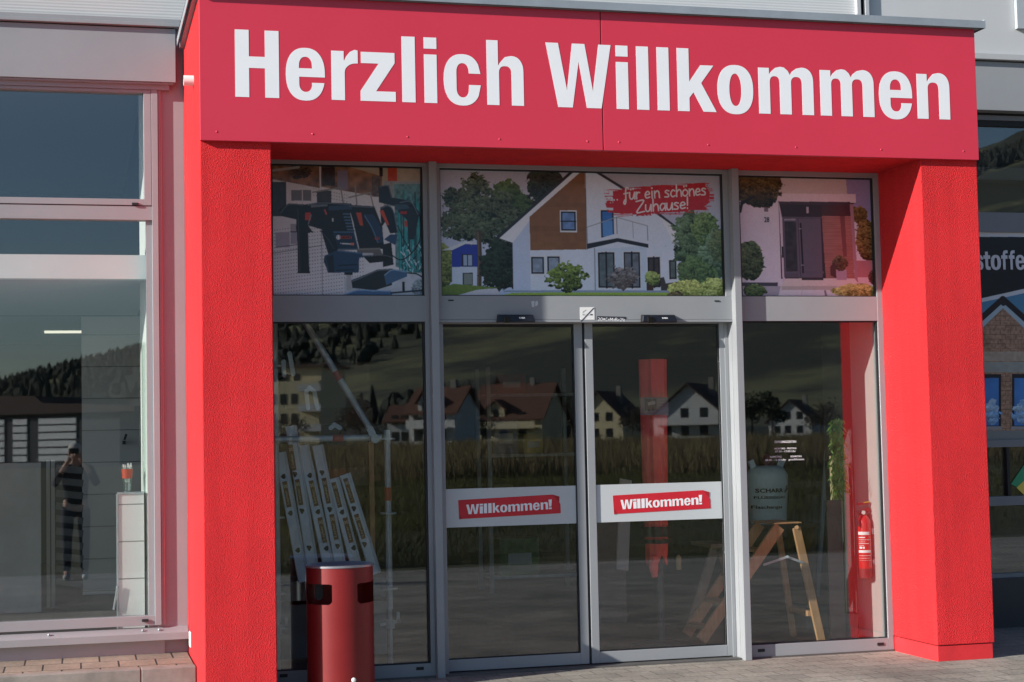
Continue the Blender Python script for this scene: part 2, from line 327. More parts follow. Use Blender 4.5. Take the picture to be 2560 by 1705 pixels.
HW = {'f':([[(.95,1.6),(.65,1.78),(.42,1.4),(.4,-.25),(.2,-.7),(0,-.45),(.25,-.05)],[(.05,.85),(.85,.95)]],.75),
 'u':([[(.05,1),(.05,.3),(.3,0),(.65,.2),(.9,1),(.92,0)]],.85),
 'U':([[(.05,1),(.05,.3),(.3,0),(.65,.2),(.9,1),(.92,0)],[(.25,1.4),(.26,1.5)],[(.65,1.45),(.66,1.55)]],.85),
 'r':([[(.1,1),(.15,0)],[(.15,.6),(.5,.95),(.9,.9)]],.6),
 'e':([[(.1,.5),(.85,.6),(.7,.95),(.35,.95),(.08,.5),(.3,.05),(.9,.15)]],.8),
 'i':([[(.4,1),(.45,0)],[(.42,1.4),(.43,1.5)]],.4),
 'n':([[(.1,1),(.12,0)],[(.12,.6),(.5,1),(.85,.8),(.95,0)]],.85),
 's':([[(.85,.9),(.4,1),(.15,.75),(.75,.4),(.7,.05),(.05,.05)]],.75),
 'c':([[(.9,.85),(.5,1),(.1,.5),(.4,.02),(.95,.15)]],.75),
 'h':([[(.1,1.75),(.12,0)],[(.12,.6),(.5,1),(.85,.8),(.95,0)]],.85),
 'O':([[(.5,1),(.1,.7),(.1,.25),(.5,0),(.9,.3),(.9,.7),(.5,1)],[(.3,1.4),(.31,1.5)],[(.7,1.45),(.71,1.55)]],.85),
 'Z':([[(0,1.6),(.95,1.65),(.05,0),(1,.05)]],1.1),
 'a':([[(.85,.9),(.4,1),(.08,.5),(.35,0),(.85,.5),(.88,1),(.95,0)]],.85),
 '!':([[(.4,1.7),(.35,.5)],[(.33,.08),(.34,0)]],.4),
 '.':([[(.3,.05),(.32,0)]],.4),' ':([],.55),
 '2':([[(.05,.8),(.35,1),(.8,.85),(.75,.55),(.05,0),(.95,0)]],.8),'0':([[(.5,1),(.1,.6),(.15,.15),(.5,0),(.9,.4),(.85,.85),(.5,1)]],.85),
 '*':([[(.1,.5),(.9,.5)],[(.5,.1),(.5,.9)],[(.2,.2),(.8,.8)],[(.2,.8),(.8,.2)]],.8),'+':([[(.1,.4),(.9,.4)],[(.5,.05),(.5,.75)]],.7),
 'C':([[(.9,.85),(.5,1),(.1,.5),(.4,.0),(.95,.12)]],.8),'M':([[(.05,0),(.12,1),(.5,.35),(.88,1),(.95,0)]],1.05),
 'B':([[(.1,0),(.1,1),(.7,.9),(.65,.6),(.12,.5)],[(.12,.5),(.85,.4),(.8,.05),(.1,0)]],.8),'4':([[(.2,1),(.1,.4),(.9,.4)],[(.7,.75),(.65,-.1)]],.85)}
def handwriting(body):
    """strokes for a written line, in letter units, and its length"""
    x = 0.0; out = []
    for ch in body:
        st, w = HW[ch]
        for s in st: out.append([(x+p[0]*w, p[1]) for p in s])
        x += w*1.12
    return out, x
def smooth_line(pts, n=6):
    if len(pts) < 3: return pts
    P = [np.array(p, float) for p in pts]; P = [2*P[0]-P[1]]+P+[2*P[-1]-P[-2]]; out = []
    for i in range(1, len(P)-2):
        for k in range(n):
            t = k/n; a, b, c, d = P[i-1], P[i], P[i+1], P[i+2]
            out.append(tuple(0.5*((2*b)+(-a+c)*t+(2*a-5*b+4*c-d)*t*t+(-a+3*b-3*c+d)*t**3)))
    out.append(tuple(P[-2])); return out

# ------------------------------------------------------------------ printed pictures (a fine mesh that carries its print as point colours)
class Print:
    def __init__(s, w, h, view):
        s.w, s.h = w, h; s.img = np.zeros((h, w, 3)); s.view = view      # view: x0, x1, top(u) left/right, bottom in sketch units
        yy, xx = np.mgrid[0:h, 0:w]; s.xx = xx.astype(float); s.yy = yy.astype(float)
        s.noise = {}
    def T(s, p):
        x0, x1, tl, tr, b = s.view; u = (p[0]-x0)/(x1-x0); t = tl+(tr-tl)*u; return (u*(s.w-1), (p[1]-t)/(b-t)*(s.h-1))
    def nz(s, sc, seed=0):
        k = (sc, seed)
        if k not in s.noise:
            r = np.random.RandomState(seed+int(sc*13)); gh, gw = int(s.h/sc)+3, int(s.w/sc)+3; g = r.rand(gh, gw)
            fy, fx = s.yy/sc, s.xx/sc; iy, ix = fy.astype(int), fx.astype(int); ty, tx = fy-iy, fx-ix
            s.noise[k] = g[iy,ix]*(1-ty)*(1-tx)+g[iy,ix+1]*(1-ty)*tx+g[iy+1,ix]*ty*(1-tx)+g[iy+1,ix+1]*ty*tx
        return s.noise[k]
    def mask(s, pts):
        P = [s.T(p) for p in pts]; m = np.zeros((s.h, s.w), bool); n = len(P)
        for i in range(n):
            x1, y1 = P[i]; x2, y2 = P[(i+1) % n]
            if y1 == y2: continue
            c = ((y1 > s.yy) != (y2 > s.yy)) & (s.xx < (x2-x1)*(s.yy-y1)/(y2-y1)+x1); m ^= c
        return m
    def paint(s, m, col, col2=None, vary=0.0, sc=4, seed=0):
        c = np.array(srgb(*col))
        a = np.broadcast_to(c, s.img.shape).copy()
        if col2 is not None:
            t = (s.yy/(s.h-1))[..., None]; a = a*(1-t)+np.array(srgb(*col2))*t
        if vary: a = a*(1+vary*(s.nz(sc, seed)*2-1)[..., None])
        s.img[m] = a[m]
    def poly(s, pts, col, **k): s.paint(s.mask(pts), col, **k)
    def rect(s, x0, y0, x1, y1, col, **k): s.poly([(x0,y0),(x1,y0),(x1,y1),(x0,y1)], col, **k)
    def line(s, pts, w, col):
        P = [s.T(p) for p in pts]; x0, x1 = s.view[:2]; r = w/(x1-x0)*s.w/2; d = np.full((s.h, s.w), 1e9)
        for a, b in zip(P, P[1:]):
            vx, vy = b[0]-a[0], b[1]-a[1]; L = vx*vx+vy*vy+1e-9
            t = np.clip(((s.xx-a[0])*vx+(s.yy-a[1])*vy)/L, 0, 1); d = np.minimum(d, np.hypot(s.xx-a[0]-t*vx, s.yy-a[1]-t*vy))
        al = np.clip(r+0.5-d, 0, 1)[..., None]; s.img = s.img*(1-al)+np.array(srgb(*col))*al
    def leaves(s, cx, cy, rx, ry, dark, light, seed=0, edge=0.5, fine=2.2, gap=0.0):
        c = s.T((cx, cy)); x0, x1 = s.view[:2]; sx = rx/(x1-x0)*s.w; e = s.T((cx, cy+ry)); sy = e[1]-c[1]
        d = np.hypot((s.xx-c[0])/sx, (s.yy-c[1])/sy); n = 0.4*s.nz(22, seed)+0.35*s.nz(11, seed+1)+0.25*s.nz(5.5, seed+2)
        m = d+edge*(n-0.5)*2 < 1
        if gap: m &= ~((s.nz(12, seed+5)*0.6+s.nz(6, seed+6)*0.4) > 1-gap)
        t = np.clip((0.5*s.nz(5, seed+3)+0.3*s.nz(10, seed+4)+0.2*s.nz(24, seed+7)-0.5)*3.2+0.42 - 0.22*(s.yy-c[1])/sy, 0, 1)[..., None]
        a = np.array(srgb(*dark))*(1-t)+np.array(srgb(*light))*t; s.img[m] = a[m]
        s.clumps(cx, cy, rx, ry, dark, light, seed)
    def clumps(s, cx, cy, rx, ry, dark, light, seed):
        """sprays of leaves, lit from the upper left, over a crown"""
        R = random.Random(seed); size = max(13, min(rx, ry)*0.20); n = min(150, int(2.2*rx*ry/size**2)); A, B = s.nz(5, seed+20), s.nz(3, seed+21); pts = []
        for _ in range(n):
            a, q = R.random()*6.283, R.random()**0.55*0.97; pts.append((q*math.cos(a), q*math.sin(a), R.random()))
        for k, (u, v, w) in enumerate(sorted(pts, key=lambda p_: -p_[1]*0.7+p_[2]*0.9 if p_ else 0)):
            c = s.T((cx+u*rx, cy+v*ry)); e = s.T((cx+u*rx+size, cy+v*ry+size*0.62)); sx, sy = max(2, e[0]-c[0]), max(1.5, e[1]-c[1])
            x0, x1, y0, y1 = int(max(0, c[0]-2*sx)), int(min(s.w, c[0]+2*sx+1)), int(max(0, c[1]-2*sy)), int(min(s.h, c[1]+2*sy+1))
            if x1 <= x0 or y1 <= y0: continue
            W = (slice(y0, y1), slice(x0, x1)); d = np.hypot((s.xx[W]-c[0])/sx, (s.yy[W]-c[1])/sy)+1.5*(A[W]-0.5)+0.8*(B[W]-0.5); mk = d < 0.85
            b = min(1, max(0, 0.42-0.34*v-0.18*u+0.55*(w-0.5))); col = np.array(srgb(*dark))*(1-b)+np.array(srgb(*light))*b
            top = np.clip(1.0-0.5*(s.yy[W]-c[1])/sy, 0.45, 1.5)[..., None]*(0.7+0.6*B[W])[..., None]; s.img[W][mk] = (col*top)[mk]
    def sheet(s, name, c00, c10, c01, c11, mtl, parent):
        """corners: top left, top right, bottom left, bottom right"""
        u = np.linspace(0, 1, s.w)[None, :, None]; v = np.linspace(0, 1, s.h)[:, None, None]
        A, B, C, D = [np.array(c) for c in (c00, c10, c01, c11)]
        P = (A*(1-u)+B*u)*(1-v)+(C*(1-u)+D*u)*v
        P = P.reshape(-1, 3)-np.array(ORIG[parent.name]); n = s.w*s.h
        i = np.arange(n).reshape(s.h, s.w); q = np.stack([i[1:, :-1], i[1:, 1:], i[:-1, 1:], i[:-1, :-1]], -1).reshape(-1, 4)
        me = bpy.data.meshes.new(name); me.vertices.add(n); me.vertices.foreach_set('co', P.astype(np.float32).ravel())
        me.loops.add(q.size); me.loops.foreach_set('vertex_index', q.astype(np.int32).ravel())
        me.polygons.add(len(q)); me.polygons.foreach_set('loop_start', np.arange(0, q.size, 4, dtype=np.int32)); me.polygons.foreach_set('loop_total', np.full(len(q), 4, dtype=np.int32))
        me.update(calc_edges=True); me.validate()
        ca = me.color_attributes.new('print', 'FLOAT_COLOR', 'POINT')
        ca.data.foreach_set('color', np.concatenate([np.clip(s.img, 0, 1).reshape(-1, 3), np.ones((n, 1))], 1).astype(np.float32).ravel())
        me.materials.append(mtl); o = bpy.data.objects.new(name, me); COL.objects.link(o); o.parent = parent; ORIG[o.name] = ORIG[parent.name]
        return o
def finish(S, blur=1, grain=0.05):
    """the softness and tone of a photographic print"""
    im = S.img
    for _ in range(blur):
        im = (im+np.roll(im, 1, 0)+np.roll(im, -1, 0)+np.roll(im, 1, 1)+np.roll(im, -1, 1))/5
    g = 1.10*(1+grain*(S.nz(3, 91)*2-1)+0.02*(S.nz(9, 92)*2-1))
    S.img = im*g[..., None]; return S
def print_mat(name, gain):
    mt = bpy.data.materials.new(name); mt.use_nodes = True; t = mt.node_tree; p = t.nodes['Principled BSDF']; p.inputs['Roughness'].default_value = 0.25; p.inputs['Specular IOR Level'].default_value = 0.5
    a = N(t, 'ShaderNodeAttribute'); a.attribute_name = 'print'; h = N(t, 'ShaderNodeMixRGB', blend_type='MULTIPLY'); h.inputs[0].default_value = 1; h.inputs[2].default_value = (gain, gain, gain, 1)
    t.links.new(a.outputs['Color'], h.inputs[1]); t.links.new(h.outputs[0], p.inputs['Base Color']); return mt
M['print'] = print_mat('glossy_print', 0.95)

def house_print():
    S = Print(900, 408, (62, 2262, 60, 104, 1052))
    S.paint(np.ones((S.h, S.w), bool), (176,172,184), col2=(190,205,232), vary=.05, sc=40)
    S.leaves(560, 330, 120, 170, (36,52,34), (92,116,66), 3); S.leaves(640, 430, 150, 200, (34,48,34), (78,100,60), 5)
    S.leaves(850, 220, 130, 150, (22,26,26), (62,72,60), 7); S.leaves(900, 190, 90, 130, (20,24,24), (56,66,56), 9)
    S.leaves(90, 830, 90, 170, (48,66,32), (150,160,90), 61)
    S.poly([(75,700),(250,630),(365,655),(365,690)], (205,210,214)); S.poly([(148,700),(250,650),(350,655),(350,826),(148,826)], (44,62,158)); S.rect(148,826,600,968,(190,204,222)); S.rect(222,728,302,823,(40,40,50)); S.rect(234,736,262,815,(150,170,196)); S.rect(270,736,298,815,(150,170,196))
    S.rect(226,870,304,966,(46,50,56)); S.rect(236,878,298,962,(120,132,130)); S.rect(386,876,470,966,(70,78,90)); S.rect(400,884,462,962,(170,182,196))
    for i,(a,b,c,d) in enumerate([(340,170,60,90),(330,260,110,110),(280,360,170,100),(200,300,110,60),(370,420,240,120),(160,460,100,60),(480,360,130,120),(300,520,230,100),(560,470,110,80),(160,270,80,50),(210,560,110,50),(450,560,160,90)]): S.leaves(a,b,c,d,(18,26,24),(98,112,88),20+i,edge=.9,gap=.36)
    S.line([(352,560),(356,760),(350,966)],34,(74,62,54)); S.line([(345,560),(350,760),(340,966)],12,(104,90,78))
    S.leaves(490,830,130,190,(12,18,20),(50,66,52),40,edge=.5); S.leaves(560,720,70,120,(14,20,22),(52,66,54),41)
    S.poly([(605,1012),(605,640),(500,602),(1090,76),(1240,84),(1460,215),(1900,520),(1925,556),(1840,640),(1890,660),(1890,1010)], (212,222,236), vary=.03, sc=60)
    S.poly([(605,640),(733,470),(733,1010),(605,1012)], (190,204,228), vary=.03, sc=60); S.poly([(1232,690),(1640,660),(1640,1010),(1232,1010)], (196,214,232), vary=.04, sc=40)
    S.poly([(506,606),(1100,88),(1150,84),(735,430),(735,470),(605,640)], (222,226,234)); S.line([(488,606),(1080,78)],22,(48,50,58))
    S.line([(1242,84),(1450,212),(1750,428),(1922,556)],22,(50,52,60)); S.poly([(1750,440),(1920,560),(1840,632)], (226,230,236)); S.poly([(1830,640),(1860,606),(1970,652),(1900,668)], (176,180,190))
    wood = S.mask([(733,442),(1140,86),(1165,86),(1168,690),(737,698)]); S.paint(wood,(140,98,68),vary=.10,sc=14,seed=3); ln = (np.sin(S.yy*1.55) > .6) & wood; S.img[ln] *= .62
    S.line([(1168,86),(1171,690)],5,(70,50,40))
    def win(x0,y0,x1,y1,two=True,g=(126,150,184)):
        S.rect(x0-8,y0-8,x1+8,y1+12,(214,218,224)); S.rect(x0,y0,x1,y1,(36,38,48)); S.rect(x0+12,y0+12,x1-12,y1-12,g,vary=.25,sc=10)
        if two: S.line([((x0+x1)/2,y0),((x0+x1)/2,y1)],14,(36,38,48))
    win(974,398,1088,546,False,(110,140,190)); S.line([(974,474),(1088,474)],10,(36,38,48)); win(742,748,838,878,False,(140,156,176)); win(864,744,960,876,False,(140,156,176))
    win(1282,388,1382,600,False,(60,110,180)); S.rect(1294,470,1372,590,(96,150,214)); win(1252,712,1382,984,True,(96,110,116)); win(1452,710,1580,984,True,(108,116,128)); win(1640,748,1738,980,True,(70,64,66)); win(1808,772,1866,918,False,(96,110,108))
    S.rect(1222,680,1232,1012,(150,160,176)); S.poly([(1176,630),(1406,566),(1646,618),(1646,640),(1410,600),(1176,650)], (214,222,234)); S.poly([(1170,646),(1410,602),(1650,648),(1650,678),(1410,632),(1170,688)], (42,44,56))
    S.line([(1172,520),(1404,442),(1644,508)],7,(150,160,170)); S.line([(1404,442),(1406,568)],6,(110,116,124)); S.line([(1530,478),(1532,600)],5,(140,150,160)); S.line([(1644,508),(1646,620)],6,(120,126,134)); S.line([(1172,520),(1174,640)],6,(120,126,134))
    S.leaves(2000,640,150,240,(34,50,40),(112,140,104),50,edge=.6,gap=.1); S.leaves(2100,520,110,110,(60,84,50),(130,156,100),51); S.leaves(2180,760,130,190,(58,80,66),(128,156,124),52,edge=.6); S.leaves(2020,880,140,130,(40,58,48),(110,140,90),53); S.leaves(2210,660,80,110,(74,92,70),(126,140,100),54)
    S.poly([(150,1054),(330,1000),(480,990),(520,1054)], (206,206,214)); S.poly([(70,985),(160,955),(500,985),(330,1002),(150,1054),(62,1054)], (104,128,58), vary=.2, sc=3); S.poly([(455,1054),(600,1024),(1900,1006),(2262,1020),(2262,1054)], (166,196,84), vary=.12, sc=3)
    S.rect(530,1004,1890,1020,(150,166,190))
    S.leaves(1010,900,140,110,(20,32,20),(138,164,80),60,edge=.75,gap=.2); S.leaves(1445,905,110,80,(70,66,70),(150,146,150),62,edge=.7,gap=.3)
    for k in range(14): S.line([(1445,1008),(1445+(k-6.5)*16,880-abs(k-6.5)*-5)],4,(96,88,84))
    S.poly([(1740,1004),(1735,908),(1765,900),(1780,950),(1890,935),(1890,1004)], (70,66,68)); S.rect(1628,900,1680,1004,(72,54,50)); S.leaves(1670,910,50,50,(60,84,40),(180,200,120),63,edge=.7)
    S.leaves(1960,1000,170,75,(110,124,50),(220,228,140),64,edge=.4); S.leaves(2180,990,130,80,(106,120,50),(214,224,140),65,edge=.4); S.leaves(1850,1040,70,30,(70,60,54),(150,140,90),66)
    bm = S.mask([(1310,232),(1700,196),(2140,172),(2150,186),(2185,250),(2180,330),(2130,388),(1900,420),(1420,440),(1340,420),(1318,330)])
    gx = np.random.RandomState(5).rand(S.h//3+2, 40); rag = 0.65*gx[(S.yy/3).astype(int), (S.xx/60).astype(int)]+0.35*S.nz(5,70); ed = S.mask([(1380,240),(1700,212),(2110,190),(2150,250),(2140,330),(2080,376),(1880,402),(1440,418),(1380,400)]); S.paint(bm & (ed | (rag > .5)), (186,40,52), vary=.1, sc=6)
    def write(body, x0, x1, base0, base1, xh):
        st, L = handwriting(body)
        for s_ in st:
            q = smooth_line(s_, 4); S.line([(x0+(x1-x0)*p[0]/L, base0+(base1-base0)*p[0]/L-p[1]*xh) for p in q], 11, (236,230,232))
    finish(S)
    write('... fUr ein schOnes', 1358, 2125, 312, 268, 52); write('Zuhause!', 1560, 1985, 404, 372, 52)
    return S
def tool_print():
    S = Print(460, 380, (84, 1632, 112, 150, 1478))
    S.paint(np.ones((S.h, S.w), bool), (196,190,188), col2=(204,202,208), vary=.03, sc=30)
    S.poly([(900,140),(1640,140),(1640,420),(1200,420),(900,300)], (160,144,124), vary=.08, sc=12); S.poly([(84,110),(560,120),(560,375),(84,285)], (120,86,62), vary=.6, sc=12, seed=2); S.poly([(575,120),(860,150),(1205,250),(1205,470),(575,360)], (128,92,68), vary=.6, sc=14, seed=4)
    S.rect(585,140,720,350,(50,40,40),vary=.5,sc=8); S.rect(745,190,850,390,(120,110,124)); S.rect(1100,250,1190,460,(90,76,70),vary=.5,sc=6); S.leaves(370,210,110,60,(24,20,18),(90,70,50),5,edge=.8); S.line([(80,196),(350,160)],24,(150,146,140))
    S.rect(1265,130,1365,310,(176,66,46),vary=.1,sc=6); S.rect(1180,140,1215,250,(30,28,28))
    S.rect(60,312,220,665,(44,42,42),vary=.2,sc=8); S.rect(270,395,475,505,(104,98,98)); S.rect(380,390,390,640,(190,186,184)); S.rect(530,400,680,560,(60,56,58)); S.rect(1220,300,1640,560,(136,140,140),vary=.15,sc=8)
    for i in range(34):
        for j in range(22):
            x, y = 100+i*27, 690+j*36+(34-i)*3.5
            if y < 1475: S.line([(x,y),(x+1,y)], 9, (70,70,78))
    for i in range(14):
        for j in range(3): S.line([(500+i*26, 380+j*34+i*5),(501+i*26,380+j*34+i*5)],8,(60,58,60))
    S.line([(84,1045),(570,965)],6,(90,88,90)); S.line([(572,700),(576,1478)],6,(96,94,98)); S.rect(110,830,250,985,(150,144,156)); S.rect(262,745,330,950,(146,140,150)); S.line([(110,985),(330,955)],6,(60,58,66))
    S.poly([(1330,330),(1640,330),(1640,1290),(1330,1180)], (86,122,124), vary=.5, sc=7, seed=9)
    for i in range(17): x = 1370+i*16; S.line([(x+RNG.randint(-8,8),380+RNG.randint(0,200)),(x,1230)], 11, [(24,126,128),(40,150,150),(20,80,90),(24,40,48)][i % 4])
    for i in range(70): x, y = 1380+RNG.rand()*240, 930+RNG.rand()*310; S.line([(x,y),(x+RNG.randint(-30,30),y+RNG.randint(10,50))], 10, [(110,180,190),(30,150,150),(16,60,70),(180,200,210)][i % 4])
    S.poly([(800,1300),(1640,1240),(1640,1478),(800,1478)], (176,182,192), vary=.1, sc=12); S.leaves(1590,1400,90,90,(80,92,104),(150,166,176),33)
    for a in ([(490,418),(775,365),(800,520)],[(860,470),(1080,418),(1110,560)],[(925,350),(940,540),(880,610)],[(1205,390),(1215,510)]): S.line(smooth_line(a,4) if False else a, 14, (128,122,116))
    K = (26,26,30); B = (30,48,70)
    S.poly([(850,545),(1120,560),(1200,770),(1212,950),(1290,930),(1310,1160),(1200,1185),(1200,1000),(960,1010),(900,720)], (30,32,38)); S.poly([(1010,640),(1110,640),(1200,800),(1205,930),(1150,940),(1080,760)], (40,58,84)); S.poly([(1000,1080),(1210,1060),(1300,1080),(1210,1130),(1060,1145)], K); S.poly([(930,1000),(1170,990),(1200,1060),(950,1080)], (96,92,90))
    S.poly([(1165,350),(1275,342),(1310,470),(1500,500),(1590,640),(1530,900),(1470,900),(1460,700),(1370,620),(1350,560),(1170,520)], (36,44,54)); S.poly([(1330,540),(1460,540),(1490,580),(1340,600)], (56,80,96)); S.poly([(1180,570),(1260,545),(1320,600),(1365,830),(1280,840),(1230,720),(1190,780)], (28,32,40)); S.poly([(1280,850),(1360,850),(1330,960),(1215,900)], (48,70,100)); S.rect(1390,610,1460,640,(150,50,50))
    S.line(smooth_line([(1500,550),(1590,640),(1590,900),(1480,1060),(1380,1110),(1290,1060)],5),12,(20,20,24)); S.line(smooth_line([(1360,760),(1420,900),(1500,1040)],4),10,(20,20,24))
    S.poly([(140,600),(240,535),(400,540),(410,690),(330,700),(150,660)], K); S.poly([(400,545),(560,520),(880,530),(905,600),(870,630),(945,995),(730,1000),(640,900),(575,800),(440,760),(330,690),(340,580)], (30,30,36)); S.poly([(470,545),(640,540),(640,560),(470,575)], (104,108,116)); S.poly([(650,560),(880,545),(890,590),(650,605)], (48,66,88))
    S.poly([(325,570),(445,560),(440,760),(480,820),(436,840),(446,1220),(455,1250),(325,1250),(330,1210),(326,840),(315,800)], (22,22,26)); S.line([(260,825),(490,825)],10,(26,26,30)); S.poly([(690,822),(905,820),(946,996),(745,1000)], B); S.poly([(570,810),(690,820),(745,1010),(640,1060)], (24,28,36))
    S.poly([(600,1070),(735,1010),(1000,1040),(1100,1040),(1100,1068),(955,1090),(950,1240),(640,1245),(592,1130)], (38,62,90)); S.poly([(595,1090),(690,1060),(700,1245),(630,1240)], (26,34,46)); S.line([(740,1170),(930,1160)],10,(14,20,30)); S.line([(720,1220),(900,1212)],10,(14,20,30)); S.rect(990,1040,1100,1066,(170,170,176)); S.line([(740,1010),(1170,995)],14,(120,116,112))
    for k in range(6): S.line([(800+k*8,640+k*32),(860+k*8,640+k*32)],14,(70,98,122))
    S.rect(408,626,466,706,(176,58,48)); S.poly([(930,626),(985,626),(1002,762),(968,756)], (176,70,52)); S.poly([(1172,612),(1212,596),(1272,752),(1252,752)], (182,74,54)); S.rect(1430,706,1458,770,(170,60,46)); S.line([(440,745),(470,650)],10,(130,130,134))
    S.poly([(820,1255),(870,1255),(870,1420),(820,1420)], (160,160,166)); S.rect(800,1240,885,1268,(20,20,24)); S.poly([(870,1320),(1000,1270),(1140,1210),(1300,1200),(1290,1370),(1110,1425),(880,1400)], (34,38,44)); S.poly([(1210,1270),(1290,1205),(1440,1225),(1450,1280),(1330,1330),(1230,1370)], (62,92,124)); S.poly([(760,1478),(940,1415),(1100,1435),(1275,1425),(1290,1478)], (72,104,142)); S.line(smooth_line([(1450,1245),(1560,1260),(1640,1340),(1630,1478)],5),14,(22,24,28)); S.line([(1280,1450),(1600,1425)],18,(34,46,66)); S.rect(1395,1335,1420,1430,(30,28,32))
    for pl, w_, cl in (([(160,640),(240,548),(390,550)],8,(84,86,92)),([(440,548),(560,528),(870,540)],10,(96,104,116)),([(335,590),(340,760),(350,1230)],7,(64,66,74)),([(436,850),(440,1220)],6,(14,14,18)),([(700,826),(900,826)],8,(84,112,144)),([(745,1000),(940,1000)],8,(60,84,112)),([(905,830),(944,990)],8,(70,98,130)),([(740,1020),(990,1046)],8,(80,110,142)),([(610,1080),(640,1240)],8,(58,76,100)),([(860,560),(1110,570)],9,(92,98,108)),([(1020,660),(1090,780),(1150,930)],10,(86,112,146)),([(1190,580),(1262,556),(1318,610),(1356,820)],9,(88,100,116)),([(1180,360),(1268,352),(1300,470)],9,(84,96,108)),([(1390,520),(1500,512),(1575,640)],9,(92,108,124)),([(880,1330),(1000,1284),(1140,1222),(1290,1212)],10,(96,104,114)),([(1215,1268),(1295,1216),(1430,1234)],10,(120,150,180)),([(800,1470),(950,1424),(1270,1434)],10,(120,150,186)),([(560,810),(640,900),(700,1000)],7,(60,68,82)),([(1000,1070),(1200,1064),(1290,1084)],8,(80,84,92))): S.line(smooth_line(pl, 5) if len(pl) > 2 else pl, w_, cl)
    S.line([(690,690),(691,712)],14,(200,200,204)); S.line([(610,600),(625,640)],14,(190,80,70)); S.line([(786,945),(865,948)],10,(200,200,204)); S.rect(868,936,905,962,(180,110,90))
    c = [(746+20*math.cos(a/10*6.2832), 880+20*math.sin(a/10*6.2832)) for a in range(11)]; S.line(c,7,(206,210,216)); S.line([(746,862),(746,898)],12,(206,210,216)); S.line([(733,880),(760,880)],7,(206,210,216))
    S.img *= 1.1; finish(S)
    return S
def door_print():
    S = Print(430, 400, (200, 1600, 150, 178, 1406))
    S.paint(np.ones((S.h, S.w), bool), (214,204,214), col2=(214,212,224), vary=.03, sc=50)
    S.poly([(625,140),(1310,150),(1315,350),(560,350)], (196,184,182), vary=.04, sc=40); S.poly([(1310,150),(1640,160),(1640,640),(1360,600),(1360,440),(1405,440),(1405,350),(1315,350)], (150,142,180), vary=.05, sc=40)
    S.leaves(1440,560,80,90,(80,70,40),(140,116,70),2); S.leaves(1500,820,110,220,(50,40,26),(150,124,74),3,edge=.3); S.rect(1385,1036,1640,1220,(176,120,128),vary=.05,sc=20); S.rect(1385,1210,1640,1280,(214,196,204))
    S.leaves(1580,1210,70,80,(50,34,32),(110,80,66),4,edge=.25)
    S.poly([(560,352),(1405,350),(1405,440),(560,432)], (218,204,212)); S.rect(595,432,1345,1225,(54,46,54)); S.poly([(590,432),(1405,440),(1345,470),(610,460)], (70,58,68))
    w = S.mask([(1040,580),(1345,560),(1360,1225),(1060,1222)]); S.paint(w,(170,116,110),vary=.12,sc=20); l = (np.sin(S.yy*1.35) > .35) & w; S.img[l] *= .55; S.poly([(1230,560),(1280,560),(1290,1000),(1250,1000)], (112,74,74)); S.rect(1040,470,1345,580,(70,50,54))
    S.poly([(1340,455),(1375,455),(1395,1260),(1362,1260)], (164,128,140))
    S.poly([(600,440),(628,600),(640,1230),(612,1262)], (206,192,206)); S.rect(630,590,1040,1215,(92,84,100)); S.rect(650,610,765,628,(150,146,160)); S.rect(652,640,768,1150,(58,54,64),vary=.3,sc=12); S.rect(775,612,1035,1205,(100,92,108)); S.rect(1028,600,1045,1215,(56,48,56)); S.rect(640,1150,1040,1170,(96,90,106)); S.line([(818,660),(826,1160)],18,(34,30,40)); S.line([(800,712),(822,712)],8,(150,150,160)); S.line([(812,1086),(832,1086)],8,(150,150,160)); S.line([(792,612),(798,1200)],8,(70,64,78))
    S.rect(884,486,908,550,(176,166,176)); S.rect(614,895,628,1010,(44,40,50)); S.rect(448,470,490,540,(120,108,120))
    S.poly([(600,1340),(600,1290),(650,1222),(1360,1222),(1400,1275),(1160,1340)], (216,206,204)); S.poly([(600,1300),(1180,1300),(1160,1340),(600,1340)], (186,178,176)); S.rect(808,1222,1034,1240,(60,56,62))
    S.rect(200,1262,560,1302,(70,70,84)); S.poly([(200,1302),(590,1302),(560,1410),(200,1410)], (170,168,182)); S.poly([(560,1410),(600,1342),(1160,1342),(1140,1410)], (222,220,228)); S.poly([(1035,1342),(1055,1342),(1070,1410),(1045,1410)], (130,130,140)); S.line([(810,1342),(800,1410)],4,(180,180,190))
    S.rect(1170,1130,1280,1236,(170,150,170)); S.leaves(1215,1065,72,78,(44,40,30),(112,104,78),5,edge=.3); S.poly([(1110,1100),(1165,1040),(1170,1220),(1110,1190)], (74,50,52))
    S.leaves(270,1040,150,200,(34,46,34),(104,124,84),6,edge=.14); S.leaves(380,290,250,190,(38,34,22),(112,94,58),7,edge=.35); S.leaves(500,240,120,130,(40,36,22),(120,100,60),8,edge=.35); S.leaves(420,430,140,60,(26,24,20),(70,62,44),9,edge=.5); S.line([(200,540),(220,460),(330,390)],30,(40,34,34)); S.line([(210,450),(300,410)],20,(40,34,34))
    S.leaves(320,1350,110,70,(34,54,34),(116,146,90),10,edge=.35); S.leaves(1380,1350,260,72,(90,104,50),(206,212,130),11,edge=.3)
    finish(S)
    return S

